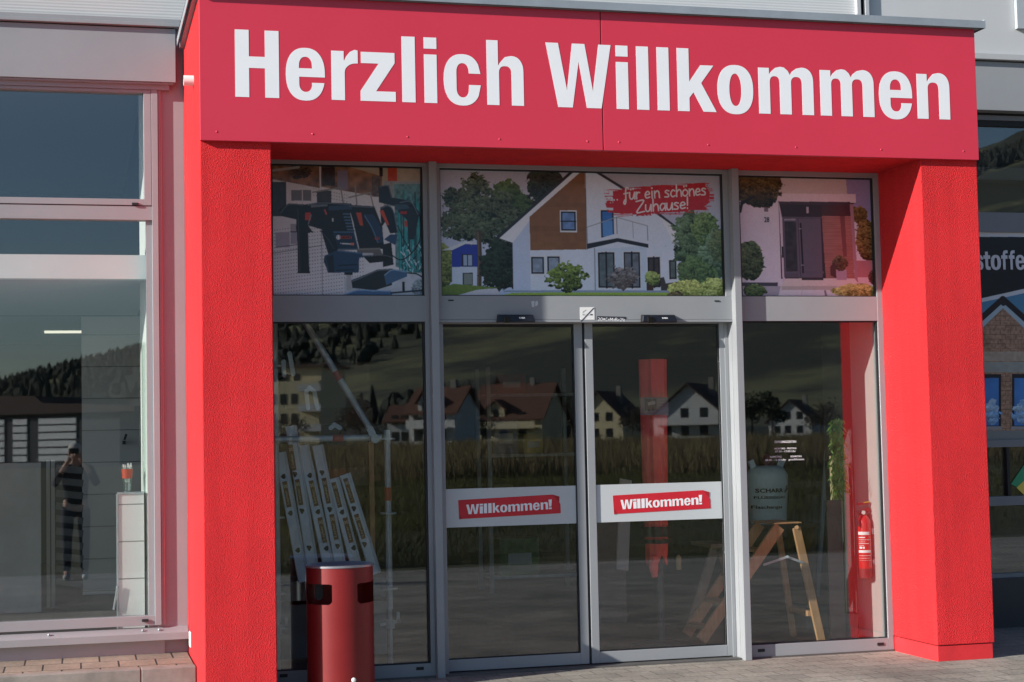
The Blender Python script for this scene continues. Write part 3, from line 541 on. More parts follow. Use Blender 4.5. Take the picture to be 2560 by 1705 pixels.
# ================================================================== setting
ZS, ZT, WP, XR0, XR1 = 3.358, 4.25, 0.425, 4.783, 5.208     # beam underside, beam top, pillar faces
YW, YF, YM, YD = 1.50, 0.61, 0.545, 0.69                     # hall front, glazing frame, mullion face, sliding doors
GLASS_Y = 0.645
M['paving'] = brick_mat('grey_pavers', (0.41, 0.375, 0.31), (0.32, 0.295, 0.25), (0.15, 0.138, 0.117), 0.24, 0.165, 0.004, dirt=0.5, dscale=1.1)
M['paving2'] = brick_mat('walk_pavers', (0.34, 0.285, 0.215), (0.27, 0.235, 0.185), (0.03, 0.027, 0.024), 0.235, 0.30, 0.006, dirt=0.4, dscale=2.0)
g = MB(); xs = (-30, 40)
rows = [(1.50, 0.0), (-0.4, 0.0), (-12.0, -0.30)]
g.add([(x, y, z) for y, z in rows for x in xs], [(0, 2, 3, 1), (2, 4, 5, 3)])
g.build('ground', M['paving'], kind='structure')
g = MB(); g.box(-9, -0.012, 0.815, YW, -0.02, 0.138)
g.build('sidewalk', M['paving2'], kind='structure')
g = MB()
for k in range(9): x1 = -0.004-k*1.0 if k == 0 else -0.345-(k-1)*1.0; x0 = -0.345-k*1.0; g.box(x0+0.004, x1, 0.70, 0.808, -0.02, 0.141)
g.build('kerb', M['concrete'], kind='structure', bevel=0.006)

# land beyond the yard: a meadow rising to wooded hills (seen mirrored in the glass)
def skyline(th): return min(0.175, max(0.03, 0.047+0.212*th))
def land(x, y):
    R = math.hypot(x+0.72, y-11); th = math.atan2(x+0.72, 11-y); s = min(1, max(0, (th-0.03)/0.08))
    base = -0.30+min(1, max(0, (-12.3-y)/2.0))*0.42*s+min(1, max(0, (-14-y)/200))*0.8*s
    t = min(1, max(0, (R-330)/1450)); t = t*t*(3-2*t)
    w = 0.06*math.sin(x*0.013+y*0.004)+0.04*math.sin(x*0.031+1.3)
    h = base+R*skyline(th)*t*(1+w*0.5)
    return h
M['field'] = mat('meadow', (0.045, 0.052, 0.018), 0.95, col2=(0.10, 0.085, 0.035), vscale=0.5)
M['hillside'] = mat('hillside', (0.027, 0.033, 0.019), 0.95, col2=(0.15, 0.15, 0.065), vscale=0.0045)  # both tones lifted a little, distance haze put into the colour
rr_ = next(n for n in M['hillside'].node_tree.nodes if n.type == 'VALTORGB').color_ramp; rr_.elements[0].position = 0.47; rr_.elements[1].position = 0.58
ys = [-12.0, -12.4, -13, -14, -16, -20, -26, -36, -50, -80, -120, -180, -240, -300]
xs2 = [-300+25*i for i in range(40)]
g = MB(); g.add([(x, y, land(x, y)) for y in ys for x in xs2], [(j*40+i, j*40+i+1, (j+1)*40+i+1, (j+1)*40+i) for j in range(len(ys)-1) for i in range(39)]); g.build('meadow', M['field'], kind='structure')
g = MB(); xs3 = [-700+50*i for i in range(50)]; ys3 = [-300-70*j for j in range(24)]
g.add([(x, y, land(x, y)) for y in ys3 for x in xs3], [(j*50+i, j*50+i+1, (j+1)*50+i+1, (j+1)*50+i) for j in range(23) for i in range(49)]); g.build('hill', M['hillside'], kind='structure', smooth=True)
g = MB(); g.add([(-3000, 2500, -1.5), (3000, 2500, -1.5), (3000, -2500, -1.5), (-3000, -2500, -1.5)], [(0, 3, 2, 1)]); g.build('terrain', M['field'], kind='structure')

# ================================================================== hall building
ribs = mat('ribbed_cladding', (0.50, 0.51, 0.51), 0.45, vary=0.05, vscale=0.9, spec=0.4)
t = ribs.node_tree; p = next(n for n in t.nodes if n.type == 'BSDF_PRINCIPLED'); tc = next(n for n in t.nodes if n.type == 'TEX_COORD')
wv = N(t, 'ShaderNodeTexWave', wave_type='BANDS', bands_direction='Z'); wv.inputs['Scale'].default_value = 15.0; t.links.new(tc.outputs['Object'], wv.inputs['Vector'])
bb = N(t, 'ShaderNodeBump'); bb.inputs['Strength'].default_value = 0.35; bb.inputs['Distance'].default_value = 0.003; t.links.new(wv.outputs['Fac'], bb.inputs['Height']); t.links.new(bb.outputs[0], p.inputs['Normal'])
hall = empty('hall_building', (2.5, 4, 0), 'grey metal clad store hall behind the red portal', 'building')
jx = at(2155, 20, 1.42).x; zl = at(200, 48, 1.45).z; zr = at(2480, 138, 1.45).z
b = MB(); b.box(-9, jx-0.02, 1.44, 1.60, zl, 7.0); b.build('cladding', ribs, hall)
b = MB(); b.box(jx+0.02, 15, 1.44, 1.60, zr, 7.0); b.build('cladding', mat('flat_cladding', (0.47, 0.48, 0.49), 0.45, vary=0.04, vscale=0.8), hall)
b = MB(); b.box(jx-0.050, jx-0.020, 1.40, 1.60, 4.3, 7); b.box(jx+0.02, jx+0.05, 1.40, 1.6, 4.3, 7); b.box(jx-0.02, jx+0.02, 1.47, 1.60, 4.3, 7); b.build('joint_profile', M['alu_light'], hall)
ztl = at(200, 48, 1.38).z
zbt = at(441, 73, 1.41).z; zbb = at(441, 206, 1.41).z
b = MB(); b.box(-9, -0.025, 1.375, 1.60, zbt+0.008, ztl); b.box(-9, -0.025, 1.385, 1.41, ztl, ztl+0.03); b.build('edge_trim', M['alu'], hall, bevel=0.003)
b = MB(); b.box(XR1+0.004, 15, 1.39, 1.60, at(2480, 148, 1.39).z, at(2480, 133, 1.39).z); b.build('edge_trim', M['alu_light'], hall, bevel=0.003)
b = MB(); b.box(-9, -0.058, 1.41, 1.62, zbb, zbt); b.build('shutter_box', M['alu'], hall, bevel=0.002)
b = MB(); b.box(-9, -0.075, 1.425, 1.47, zbb-0.012, zbb-0.002); b.box(-9, -0.10, 1.455, 1.50, zbb-0.045, zbb-0.012); b.build('shutter_bottom_bar', M['alu'], hall)
zq1 = at(2500, 155, 1.43).z; zq0 = at(2500, 276, 1.43).z
b = MB(); b.box(XR1+0.004, 15, 1.43, 1.62, zq0, zq1); b.build('shutter_box', M['alu'], hall, bevel=0.002)
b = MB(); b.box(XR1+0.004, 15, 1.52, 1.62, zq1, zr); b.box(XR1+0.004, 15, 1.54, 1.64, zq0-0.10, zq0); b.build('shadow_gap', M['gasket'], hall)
b = MB(); b.box(-0.26, -0.001, YW, 1.60, 0.138, zbt+0.05); b.build('wall_panel', M['alu'], hall)
b = MB(); b.box(-9, -0.158, YW-0.012, 1.60, 0.12, at(441, 1590, 1.47).z); b.build('base_panel', M['alu_light'], hall)
b = MB(); b.box(XR1+0.004, 15, 1.50, 1.60, -0.05, at(2500, 1446, 1.5).z); b.build('base_panel', mat('dark_base', (0.04, 0.04, 0.045), 0.5), hall)
# shell of the rooms
b = MB(); b.box(-9.2, 15.2, 1.60, 9.4, 6.6, 6.9); b.build('roof', M['alu'], hall)
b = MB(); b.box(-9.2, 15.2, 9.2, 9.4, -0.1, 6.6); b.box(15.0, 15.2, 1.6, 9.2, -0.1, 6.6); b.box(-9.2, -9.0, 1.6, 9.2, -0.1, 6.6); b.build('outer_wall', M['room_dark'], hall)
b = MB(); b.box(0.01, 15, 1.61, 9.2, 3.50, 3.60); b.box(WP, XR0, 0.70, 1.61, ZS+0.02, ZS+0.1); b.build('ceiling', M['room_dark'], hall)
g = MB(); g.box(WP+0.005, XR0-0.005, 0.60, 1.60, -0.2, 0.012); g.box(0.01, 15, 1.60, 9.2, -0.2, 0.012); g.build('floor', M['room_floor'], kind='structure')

# left shop room
zc = at(150, 701, 1.75).z
SX = -0.205
tilem = brick_mat('white_wall_tiles', (0.60, 0.60, 0.62), (0.58, 0.58, 0.60), (0.34, 0.34, 0.34), 6.0, 0.28, 0.005, rough=0.25, dirt=0.03, vertical=True, grain=0.03)
b = MB(); b.box(-9, SX, 1.62, 1.72, zc, at(150, 640, 1.62).z+0.01); b.build('bulkhead', M['white_wall'], hall)
b = MB(); b.box(-9, SX, 1.73, 9.2, zc+0.01, zc+0.12); b.box(-9, SX, 1.60, 9.2, 4.4, 4.5); b.build('ceiling', mat('shop_ceiling', (0.50, 0.50, 0.50), 0.8), hall)
ysw = 2.05; b = MB(); xa_, xb_ = at(383, 1100, 1.565).x, at(353, 1100, 2.0).x; b.add([(xa_, 1.565, 0), (0.009, 1.565, 0), (0.009, 2.05, 0), (xb_, 2.05, 0), (xb_, 2.0, 0), (xa_, 1.565, 4.4), (0.009, 1.565, 4.4), (0.009, 2.05, 4.4), (xb_, 2.05, 4.4), (xb_, 2.0, 4.4)], [(4, 3, 2, 1, 0), (5, 6, 7, 8, 9), (0, 1, 6, 5), (1, 2, 7, 6), (2, 3, 8, 7), (3, 4, 9, 8), (4, 0, 5, 9)]); b.build('side_wall', M['white_wall'], hall); b = MB(); b.box(SX+0.19, 0.009, ysw, 9.2, 0.0, 4.4); b.build('side_wall', mat('grey_side_wall', (0.3, 0.3, 0.3), 0.8), hall)
b = MB(); b.box(at(205, 1100, 5.0).x, SX+0.19, 5.0, 5.2, 0.1, zc); b.build('tiled_wall', tilem, hall)
b = MB(); b.box(-9, SX, 5.0, 5.1, at(100, 777, 5.0).z, zc+0.01); b.build('opening_header', M['room_dark'], hall)
g = MB(); g.box(-9, SX, 1.60, 9.2, -0.2, 0.25); g.build('floor', M['room_floor'], kind='structure')

# ---- left shop window
def XL(px, py=900, Y=1.47): return at(px, py, Y).x
sw = empty('shop_window', (-1.5, 1.47, 0.3), 'wide shop window under the grey shutter box, left of the portal', 'window')
zg1t, zg1b, zt1, zt0, zg2b, zfb = at(363, 232, 1.47).z, at(363, 498, 1.47).z, at(363, 515, 1.47).z, at(363, 550, 1.47).z, at(389, 1539, 1.47).z, at(389, 1563, 1.47).z
b = MB(); b.box(XL(383), XL(399), 1.465, 1.56, zfb, zbb-0.012); b.box(-9, XL(383), 1.475, 1.56, zt0, zt1); b.box(-9, XL(383), 1.475, 1.56, zfb, zg2b)
b.box(-9, XL(383), 1.475, 1.56, zg1t+0.02, zbb-0.012); b.build('frame', M['alu'], sw, bevel=0.002)
b = MB(); b.box(XL(363.5), XL(382), 1.468, 1.56, zt1+0.004, zg1t+0.02); b.box(-9, XL(363.5), 1.468, 1.56, zt1+0.004, zg1b); b.box(-9, XL(363.5), 1.468, 1.56, zg1t, zg1t+0.02); b.build('sash', M['alu'], sw, bevel=0.002)
b = MB(); b.box(XL(399.5), XL(406), 1.475, 1.52, zfb, zbb); b.build('guide_rail', M['alu'], sw, bevel=0.002)
b = MB(); b.box(XL(407.0), XL(408.0), 1.492, 1.4995, zfb, zbb); b.build('sealing_strip', M['white'], sw)
b = MB(); b.box(-9, XL(363.5), 1.515, 1.523, zg1b, zg1t); b.build('pane', M['glass'], sw)
b = MB(); b.box(-9, XL(383), 1.515, 1.523, zg2b, zt0); b.build('pane', M['glass'], sw)
for px, py in ((338, 510), (363, 1551)):
    q = at(px, py, 1.466); b = MB(); b.box(q.x-0.022, q.x+0.022, 1.458, 1.47, q.z-0.009, q.z+0.009); b.build('vent_cap', M['gasket'], sw, bevel=0.002)
b = MB(); b.prism([(0, 0), (1, 0), (1, 1), (0, 1)], 0, 1); b = MB()
s0 = at(470, 1580, 1.41); s1 = at(470, 1597, 1.41)
b.add([(-9, 1.41, s0.z), (-0.004, 1.41, s0.z), (-0.004, 1.50, s0.z+0.035), (-9, 1.50, s0.z+0.035), (-9, 1.41, s1.z), (-0.004, 1.41, s1.z), (-0.004, 1.49, s1.z), (-9, 1.49, s1.z)], [(0, 1, 2, 3), (4, 5, 1, 0), (4, 7, 6, 5), (1, 5, 6, 2)]); b.build('sill', M['alu'], sw)
b = MB()
for px, py in ((122, 1580), (398, 1570), (357, 1572)):
    q = at(px, py, 1.44); b.sphere((q.x, 1.445, s0.z+0.022), 0.009, 0.009, 0.008)
b.build('screw', M['steel'], sw, smooth=True)

# ---- things behind the left window
bn = empty('partition_wall', at(325, 1540, 1.78), 'low tiled partition with a steel edge behind the left shop window', 'partition')
xl_, xr_ = at(297, 1400, 1.78).x, at(361, 1400, 1.78).x; ztop = at(325, 1231, 1.78).z
b = MB(); b.box(xl_, xr_, 1.78, 1.9, 0.25, ztop-0.012); b.build('tiled_face', brick_mat('partition_tiles', (0.74, 0.71, 0.70), (0.73, 0.70, 0.69), (0.30, 0.29, 0.28), 4.0, 0.255, 0.004, rough=0.3, dirt=0.03, vertical=True, grain=0.03), bn)
b = MB(); b.box(xl_-0.006, xr_, 1.772, 1.955, ztop-0.012, ztop); b.box(xl_-0.012, xl_-0.001, 1.772, 1.955, 0.25, ztop-0.012); b.build('edge_profile', M['steel'], bn)
gp = MB(); q0, q1 = at(347, 1000, 1.86), at(357, 1000, 1.86); gp.box(q0.x, q0.x+0.008, 1.80, 1.93, ztop+0.002, at(350, 850, 1.86).z); gp.box(q1.x-0.004, q1.x+0.004, 1.84, 1.94, ztop+0.002, at(350, 860, 1.86).z)
gp.build('glass_screen', glass_mat('edge_glass', 0.10, (0.93, 0.97, 0.95)), label='thin upright glass screen standing on the low tiled partition', cat='screen')
cup = empty('drinking_glass', (at(318, 1225, 1.85).x, 1.85, ztop), 'glass with a red band on top of the tiled partition', 'glass')
c0 = Vector((at(318, 1225, 1.85).x, 1.85, ztop)); hh = at(318, 1168, 1.85).z-ztop
b = MB(); b.lathe(c0, [(0.001, 0.004), (0.024, 0.004), (0.037, hh), (0.034, hh), (0.022, 0.012), (0.001, 0.012)], 20); b.build('cup', glass_mat('tumbler', 0.12, (0.85, 0.92, 0.9)), cup, smooth=True)
b = MB(); b.lathe(c0, [(0.0325, hh*0.55), (0.0382, hh*0.93), (0.0392, hh*0.93), (0.0335, hh*0.55), (0.0325, hh*0.55)], 20); b.build('band', mat('red_label', (0.45, 0.06, 0.03), 0.5), cup, smooth=True)
b = MB()
for k in range(12): a = k*2.4; b.bar(c0+Vector((0.012*math.cos(a), 0.012*math.sin(a), hh*0.4)), c0+Vector((0.03*math.cos(a), 0.03*math.sin(a), hh+0.012+0.008*(k % 3))), 0.006, 0.003)
b.build('paper_strips', M['white'], cup)
q = at(290, 1494, 1.77); b = MB(); b.bar(at(294, 1464, 1.76), at(284, 1525, 1.76), 0.014, 0.012); b.bar(at(291, 1468, 1.768), at(293, 1470, 1.79), 0.01, 0.01); b.build('door_handle', M['steel'], bevel=0.003, label='pale slanting pull handle beside the low tiled partition', cat='handle')
b = MB(); b.bar(at(316, 1085, 4.9), at(311, 1100, 4.9), 0.02, 0.02); b.box(at(306, 1105, 4.9).x, at(314, 1105, 4.9).x, 4.86, 4.99, at(310, 1111, 4.9).z, at(310, 1102, 4.9).z); b.build('wall_hook', M['black'], label='small black hook on the tiled wall behind the left window', cat='hook')
em = bpy.data.materials.new('lamp_light'); em.use_nodes = True; pb = em.node_tree.nodes['Principled BSDF']; pb.inputs['Emission Color'].default_value = (1, 0.95, 0.75, 1); pb.inputs['Emission Strength'].default_value = 0.55
q0, q1 = at(111, 825, 7.0), at(215, 825, 7.0); b = MB(); b.box(q0.x, q1.x, 6.95, 7.05, q0.z-0.03, q0.z+0.03); b.build('ceiling_light', em, label='lit strip light hanging in the dark room behind the left window', cat='lamp')
b = MB(); q0, q1 = at(-60, 1400, 3.6), at(103, 1400, 3.6); b.box(q0.x, q1.x, 3.6, 3.66, 0.25, at(60, 1157, 3.6).z); b.build('display_board', mat('grey_board', (0.25, 0.26, 0.26), 0.7, vary=0.2, vscale=2), bevel=0.004, label='plain grey board standing behind the left window', cat='board')
rk = empty('plank_rack', (at(170, 1400, 4.0).x, 4.0, 0.25), 'dark rack with sagging grey slats behind the left window', 'rack')
b = MB()
for px in (121, 133): q = at(px, 1400, 4.0); b.box(q.x-0.014, q.x+0.014, 3.97, 4.03, 0.25, at(px, 1150, 4.0).z)
b.build('post', mat('rack_post', (0.3, 0.31, 0.31), 0.6), rk)
b = MB()
for k in range(10):
    y = 1170+k*31.5; q0, q1 = at(140, y, 4.05), at(208, y+7, 4.05); b.bar(q0, q1, 0.055, 0.03, up=(0, 1, 0))
b.build('slat', mat('rack_slat', (0.13, 0.13, 0.13), 0.6), rk)

# ---- right shop window
sw2 = empty('shop_window', (7, 1.50, 0.4), 'shop window with a building picture, right of the portal', 'window')
def ZR(py): return at(2500, py, 1.55).z
b = MB()
for a, c in ((290, 302), (532, 581), (1100, 1118), (1241, 1264), (1434, 1446)): b.box(XR1+0.004, 9.5, 1.53, 1.62, ZR(c), ZR(a))
b.build('frame', mat('frame_alu_with_shade', (0.20, 0.21, 0.23), 0.45, vary=0.05), sw2, bevel=0.002)  # frame grey darkened, the portal's shade is put into its colour
for a, c in ((302, 532), (1118, 1241), (1264, 1434)):
    b = MB(); b.box(XR1+0.004, 9.5, 1.57, 1.578, ZR(c), ZR(a)); b.build('pane', M['glass'], sw2)
b = MB(); q = at(2520, 1180, 1.55).x; b.box(q-0.012, q+0.012, 1.54, 1.58, ZR(1241), ZR(1118)); b.build('glazing_bar', M['gasket'], sw2)
b = MB(); b.box(XR1+0.1, 9.4, 1.75, 1.77, ZR(1434), ZR(302)); b.build('dark_interior_sheet', mat('near_black_sheet', (0.02, 0.02, 0.024), 0.8), sw2)  # near-black sheet close behind the panes, stands for the dark interior
ps = empty('window_poster', (at(2540, 1100, 1.545).x, 1.545, ZR(1100)), 'large picture of a brick gable house in the right shop window', 'poster')
S = Print(330, 560, (2435, 2760, 579, 586, 1102))
S.paint(np.ones((S.h, S.w), bool), (66,124,166), col2=(110,160,190)); S.rect(2430,570,2770,592,(214,216,224)); S.poly([(2430,592),(2770,594),(2770,676),(2430,752)], (36,38,46)); S.poly([(2430,752),(2770,676),(2770,688),(2430,762)], (208,212,222))
br = S.mask([(2430,850),(2506,768),(2600,866),(2770,1040),(2770,1102),(2430,1102)]); S.paint(br, (166,132,112), vary=.35, sc=5)
rowi = ((S.yy/12.5).astype(int)); S.img[br & (((S.yy % 12.5) < 1.4) | (((S.xx+(rowi % 2)*13) % 26) < 1.3))] *= .6
S.line([(2430,836),(2506,762),(2600,850),(2780,1030)],14,(170,190,204)); S.line([(2430,818),(2506,748)],15,(44,38,48)); S.line([(2506,748),(2600,834),(2780,1010)],15,(44,38,48)); S.leaves(2506,757,8,8,(40,34,44),(50,44,54),3)
S.rect(2430,906,2770,932,(158,160,156),vary=.1,sc=10); S.rect(2454,880,2640,904,(176,160,146),vary=.15,sc=6)
for x0, x1 in ((2455,2500),(2530,2580),(2620,2670)): S.rect(x0-2,936,x1+2,1072,(40,40,54)); S.rect(x0+4,946,x1-4,1064,(70,126,196),vary=.2,sc=24); S.leaves((x0+x1)/2,1030,18,30,(110,160,210),(170,196,220),7); S.rect(x0-4,1066,x1+4,1074,(150,150,156))
S.rect(2430,1076,2770,1104,(128,134,136))
S.sheet('picture', at(2435,579,1.552), at(2760,586,1.552), at(2435,1102,1.552), at(2760,1102,1.552), M['print'], ps)
b = MB()
def letters(mb, org, sc, lst, y, base, h, depth=0.003):
    spec = []
    for ch, a, c in lst:
        p0, p1 = at(org[0]+a/sc, org[1]+base/sc, y), at(org[0]+c/sc, org[1]+base/sc, y); pt = at(org[0]+a/sc, org[1]+(base-h)/sc, y)
        spec.append((ch, p0.x, p1.x, p0.z, pt.z-p0.z, 0))
    word(mb, spec, y, depth)
letters(b, (2440, 560), 5.225, [('s', 10, 98), ('t', 100, 192), ('o', 196, 328), ('f', 334, 420), ('f', 432, 512), ('e', 520, 642)], 1.548, 594, 250)
b.build('lettering', mat('poster_letters', (0.62, 0.63, 0.70), 0.4), ps)
lg = empty('emblem_sticker', at(2575, 1240, 1.565), 'green and yellow slanted emblem on the right shop window', 'sticker')
def flat(poly, y, y1): mb = MB(); pts = [at(x, z, y) for x, z in poly]; mb.prism([(p.x, p.z) for p in pts], y1, y); return mb
flat([(2527,1210),(2575,1140),(2604,1160),(2541,1218)], 1.567, 1.564).build('green_stripe', mat('emblem_green', (0.04, 0.30, 0.14), 0.5), lg)
flat([(2541,1219),(2604,1161),(2620,1215),(2566,1244)], 1.567, 1.564).build('yellow_field', mat('emblem_yellow', (0.75, 0.58, 0.10), 0.5), lg)
q0 = at(2538, 0, 1.42); b = MB(); b.box(q0.x, q0.x+0.5, 1.40, 1.437, at(2545, 72, 1.42).z, 5.2); b.build('notice_panel', mat('notice_grey', (0.34, 0.37, 0.40), 0.5, vary=0.05), label='darker grey panel on the pale cladding at the upper right', cat='panel')

# ================================================================== red entrance portal
por = empty('entrance_portal', (2.6, 0.75, 0), 'bright red roughcast entrance portal in front of the hall', 'portal')
for x0, x1 in ((0, WP), (XR0, XR1)):
    b = MB(); b.box(x0, x1, 0, 1.498, 0.105 if x0 > 1 else 0.0, ZT); pl = b.build('pillar', M['plaster'], por, bevel=0.006)
    if x0 > 1: b = MB(); b.box(x0+0.004, x1-0.010, 0.008, 1.49, -0.02, 0.100); b.build('plinth', M['plinth'], pl, bevel=0.004); b = MB(); b.box(x0+0.012, x1-0.018, 0.016, 1.48, 0.100, 0.105); b.build('plinth_joint', M['gasket'], pl)
b = MB(); b.box(WP, XR0, 0.004, 1.498, ZS, ZT); b.build('beam', M['plaster'], por)
zc0, zc1 = ZT+0.002, ZT+0.052
cop = MB(); cop.box(-0.052, XR1+0.058, -0.078, -0.074, zc0, zc1); cop.box(-0.052, -0.048, -0.074, 1.36, zc0, zc1); cop.box(XR1+0.054, XR1+0.058, -0.074, 1.40, zc0, zc1+0.012)
cop.add([(-0.052, -0.078, zc1), (XR1+0.058, -0.078, zc1), (XR1+0.058, 1.44, zc1+0.02), (-0.052, 1.44, zc1+0.02)], [(0, 1, 2, 3)]); cop.box(-0.03, XR1+0.03, -0.05, 1.43, zc0, zc0+0.03)
cop.build('coping', M['zinc'], por)
ws = empty('welcome_sign', (2.6, -0.03, ZS), 'long red fascia sign reading Herzlich Willkommen', 'sign')
sx = at(1505, 216, -0.034).x
b = MB(); b.box(0, sx-0.0035, -0.034, 0, ZS-0.004, ZT); b.build('panel', M['sign'], ws, bevel=0.0015)
b = MB(); b.box(sx+0.0035, XR1-0.004, -0.034, 0, ZS-0.004, ZT); b.build('panel', M['sign'], ws, bevel=0.0015)
b = MB(); b.box(sx-0.0035, sx+0.0035, -0.020, -0.002, ZS, ZT); b.build('joint', M['gasket'], ws)
LT = [('H',0,275,510,518),('e',0,545,754,400),('r',0,789,931,400),('z',0,946,1134,541),('l',0,1169,1240,547),('i',0,1288,1356,550),('c',0,1390,1590,430),('h',0,1624,1820,562),
      ('W',1,92,730,190),('i',1,793,912,832),('l',1,995,1113,840),('l',1,1196,1313,848),('k',1,1395,1772,858),('o',1,1780,2130,640),('m',2,229,766,808),('m',2,834,1360,830),('e',2,1403,1727,620),('n',2,1785,2103,856)]
OO = [(460,0,2.141),(1340,60,3.925),(1840,80,3.925)]
zb0 = at(588.4, 241.8, -0.034); zb1 = at(2375, 299, -0.034); zh0 = at(587.5, 73.3, -0.034).z-zb0.z
b = MB(); spec = []
for ch, k, a, c, yy_ in LT:
    ox, oy, s_ = OO[k]; p0, p1 = at(ox+a/s_, oy+yy_/s_, -0.034), at(ox+c/s_, oy+yy_/s_, -0.034); tt = (p0.x-zb0.x)/(zb1.x-zb0.x)
    spec.append((ch, p0.x, p1.x, zb0.z+(zb1.z-zb0.z)*tt, zh0, 0))
word(b, spec, -0.0345, 0.0022); b.build('lettering', M['letter'], ws)
for px, py in ((542,329),(782,335),(1019,342),(1249,348),(1469,353.5),(1547.6,355.5),(1770.6,362),(1990,368),(2203,374),(2409,378)):
    q = at(px, py, -0.034); b = MB(); b.sphere((q.x, -0.034, q.z), 0.0065, 0.0035, 0.0065, 12, 6); b.build('rivet', M['sign'], ws, smooth=True)
q = atx(484, 202, 0.0); b = MB(); b.lathe((0, 0, 0), [(0.001, 0.0), (0.024, 0.0)], 4); b = MB()
ri = [(0.033, 0), (0.033, 0.062), (0.028, 0.062), (0.028, 0.012), (0.001, 0.012)]; tmp = MB().lathe((0, 0, 0), ri, 24)
b.add([(-v.z, q.y+v.x, q.z+v.y) for v in tmp.v], [tuple(reversed(f)) for f in tmp.f]); b.build('overflow_pipe', M['white'], smooth=True, label='short white overflow pipe sticking out of the red portal side', cat='pipe')
q = atx(478, 1598, 0.0); b = MB(); b.box(-0.012, 0.0005, q.y-0.055, q.y+0.055, q.z-0.05, q.z+0.05); b.build('filler_patch', M['white'], bevel=0.01, label='white filler lump at the foot of the red portal side', cat='patch')

# ================================================================== entrance glazing
eg = empty('entrance_glazing', (2.6, YF, 0), 'grey aluminium glazing set back inside the red portal', 'glazing')
def XM(px, py, Y): return at(px, py, Y).x
ml0 = (XM(1094.5, 1690, YM)+XM(1072, 404, YM))/2; ml1 = (XM(1114.6, 1690, YM)+XM(1090.5, 404, YM))/2
mr0 = (XM(1864, 1651, YM)+XM(1829, 425, YM))/2; mr1 = (XM(1881, 1651, YM)+XM(1846, 425, YM))/2
zgt = at(681, 408, YF).z; zpb = at(1440, 740, YF).z; ztb = at(1440, 803, YF).z; zfl = 0.0
zgl = at(1060, 1659, YF).z
mull = []
for x0, x1 in ((ml0, ml1), (mr0, mr1)):
    b = MB(); b.box(x0, x1, YM, YF+0.09, 0, ZS); mull.append(b.build('mullion', M['alu'], eg, bevel=0.003))
lj = XM(1075, 1500, YF); rj0 = XM(1122, 1500, YF+0.03)
b = MB()
b.box(WP, ml0, YF, YF+0.07, zgt, ZS); b.box(ml1, mr0, YF, YF+0.07, zgt-0.005, ZS); b.box(mr1, XR0, YF, YF+0.07, zgt-0.01, ZS)            # heads
b.box(WP, WP+0.06, YF, YF+0.07, 0, zgt); b.box(lj, ml0, YF, YF+0.07, 0, zgt)                                                           # left bay
b.box(WP+0.06, lj, YF, YF+0.07, 0.0, zgl)
xrg = XM(2182, 441, YF); xrg2 = XM(2222, 1600, YF); xrg = (xrg+xrg2)/2
zgr = at(2036, 1605, YF).z
b.box(xrg, XR0, YF, YF+0.07, 0, zgt-0.01); b.box(mr1, xrg, YF, YF+0.07, 0.0, zgr); b.box(mr1, mr1+0.008, YF, YF+0.07, zgr, zgt-0.01)      # right bay
xcl = XM(1099, 420, YF); xcr = XM(1811, 600, YF)
b.box(ml1, xcl, YF, YF+0.07, zpb, zgt-0.005); b.box(xcr, mr0, YF, YF+0.07, zpb, zgt-0.005)
b.build('frame', M['alu'], eg, bevel=0.002)
b = MB(); b.box(WP+0.06, lj, YF+0.002, YF+0.07, ztb, zpb); b.build('transom', M['alu'], eg)
b = MB(); b.box(ml1, mr0, YF-0.002, YF+0.16, ztb+0.012, zpb); b.box(ml1, mr0, YF-0.005, YF+0.16, ztb-0.006, ztb+0.010); b.build('transom', M['alu'], eg)
b = MB(); b.box(mr1+0.008, xrg, YF+0.002, YF+0.07, ztb, zpb); b.build('transom', M['alu'], eg)
jl0 = ml1; jl1 = XM(1121.5, 1680, YF+0.05)
b = MB(); b.box(jl0, jl1, YF+0.03, YF+0.16, 0, ztb); b.build('door_jamb', M['alu'], eg, bevel=0.003)
jr0 = XM(1829, 1500, YF+0.08); b = MB(); b.box(jr0+0.028, mr0, YF+0.012, YF+0.16, 0, ztb); b.box(jr0, jr0+0.026, YF+0.075, YF+0.16, 0, ztb); b.build('door_jamb', M['alu'], eg, bevel=0.003)
for x0, x1, z0, z1 in ((WP+0.06, lj, zgl, ztb), (mr1+0.008, xrg, zgr, ztb)):
    b = MB(); b.box(x0, x1, GLASS_Y, GLASS_Y+0.008, z0, z1); b.build('pane', M['glass'], eg)
b = MB()
for x0, x1, z0, z1 in ((WP+0.06, lj, zgl, ztb), (mr1+0.008, xrg, zgr, ztb), (WP+0.06, lj, zpb, zgt), (xcl, xcr, zpb, zgt-0.005), (mr1+0.008, xrg, zpb, zgt-0.01)):
    for a, c, d, e in ((x0, x1, z0, z0+0.006), (x0, x1, z1-0.009, z1), (x0, x0+0.005, z0+0.006, z1-0.009), (x1-0.010, x1, z0+0.006, z1-0.009)): b.box(a, c, YF+0.012, GLASS_Y-0.002, d, e)
b.build('gasket', M['gasket'], eg)
for px, py in ((1127, 751), (1792, 752.5)): q = at(px, py, YF); b = MB(); b.box(q.x-0.018, q.x+0.018, YF-0.006, YF-0.001, q.z-0.004, q.z+0.004); b.build('slot', M['gasket'], eg)
for px, py in ((1050, 1671), (709, 1689), (1903, 1626), (2201, 1610)): q = at(px, py, YF); b = MB(); b.box(q.x-0.025, q.x+0.025, YF-0.006, YF-0.0005, q.z-0.010, q.z+0.010); b.build('drain_cap', M['gasket'], eg, bevel=0.002)

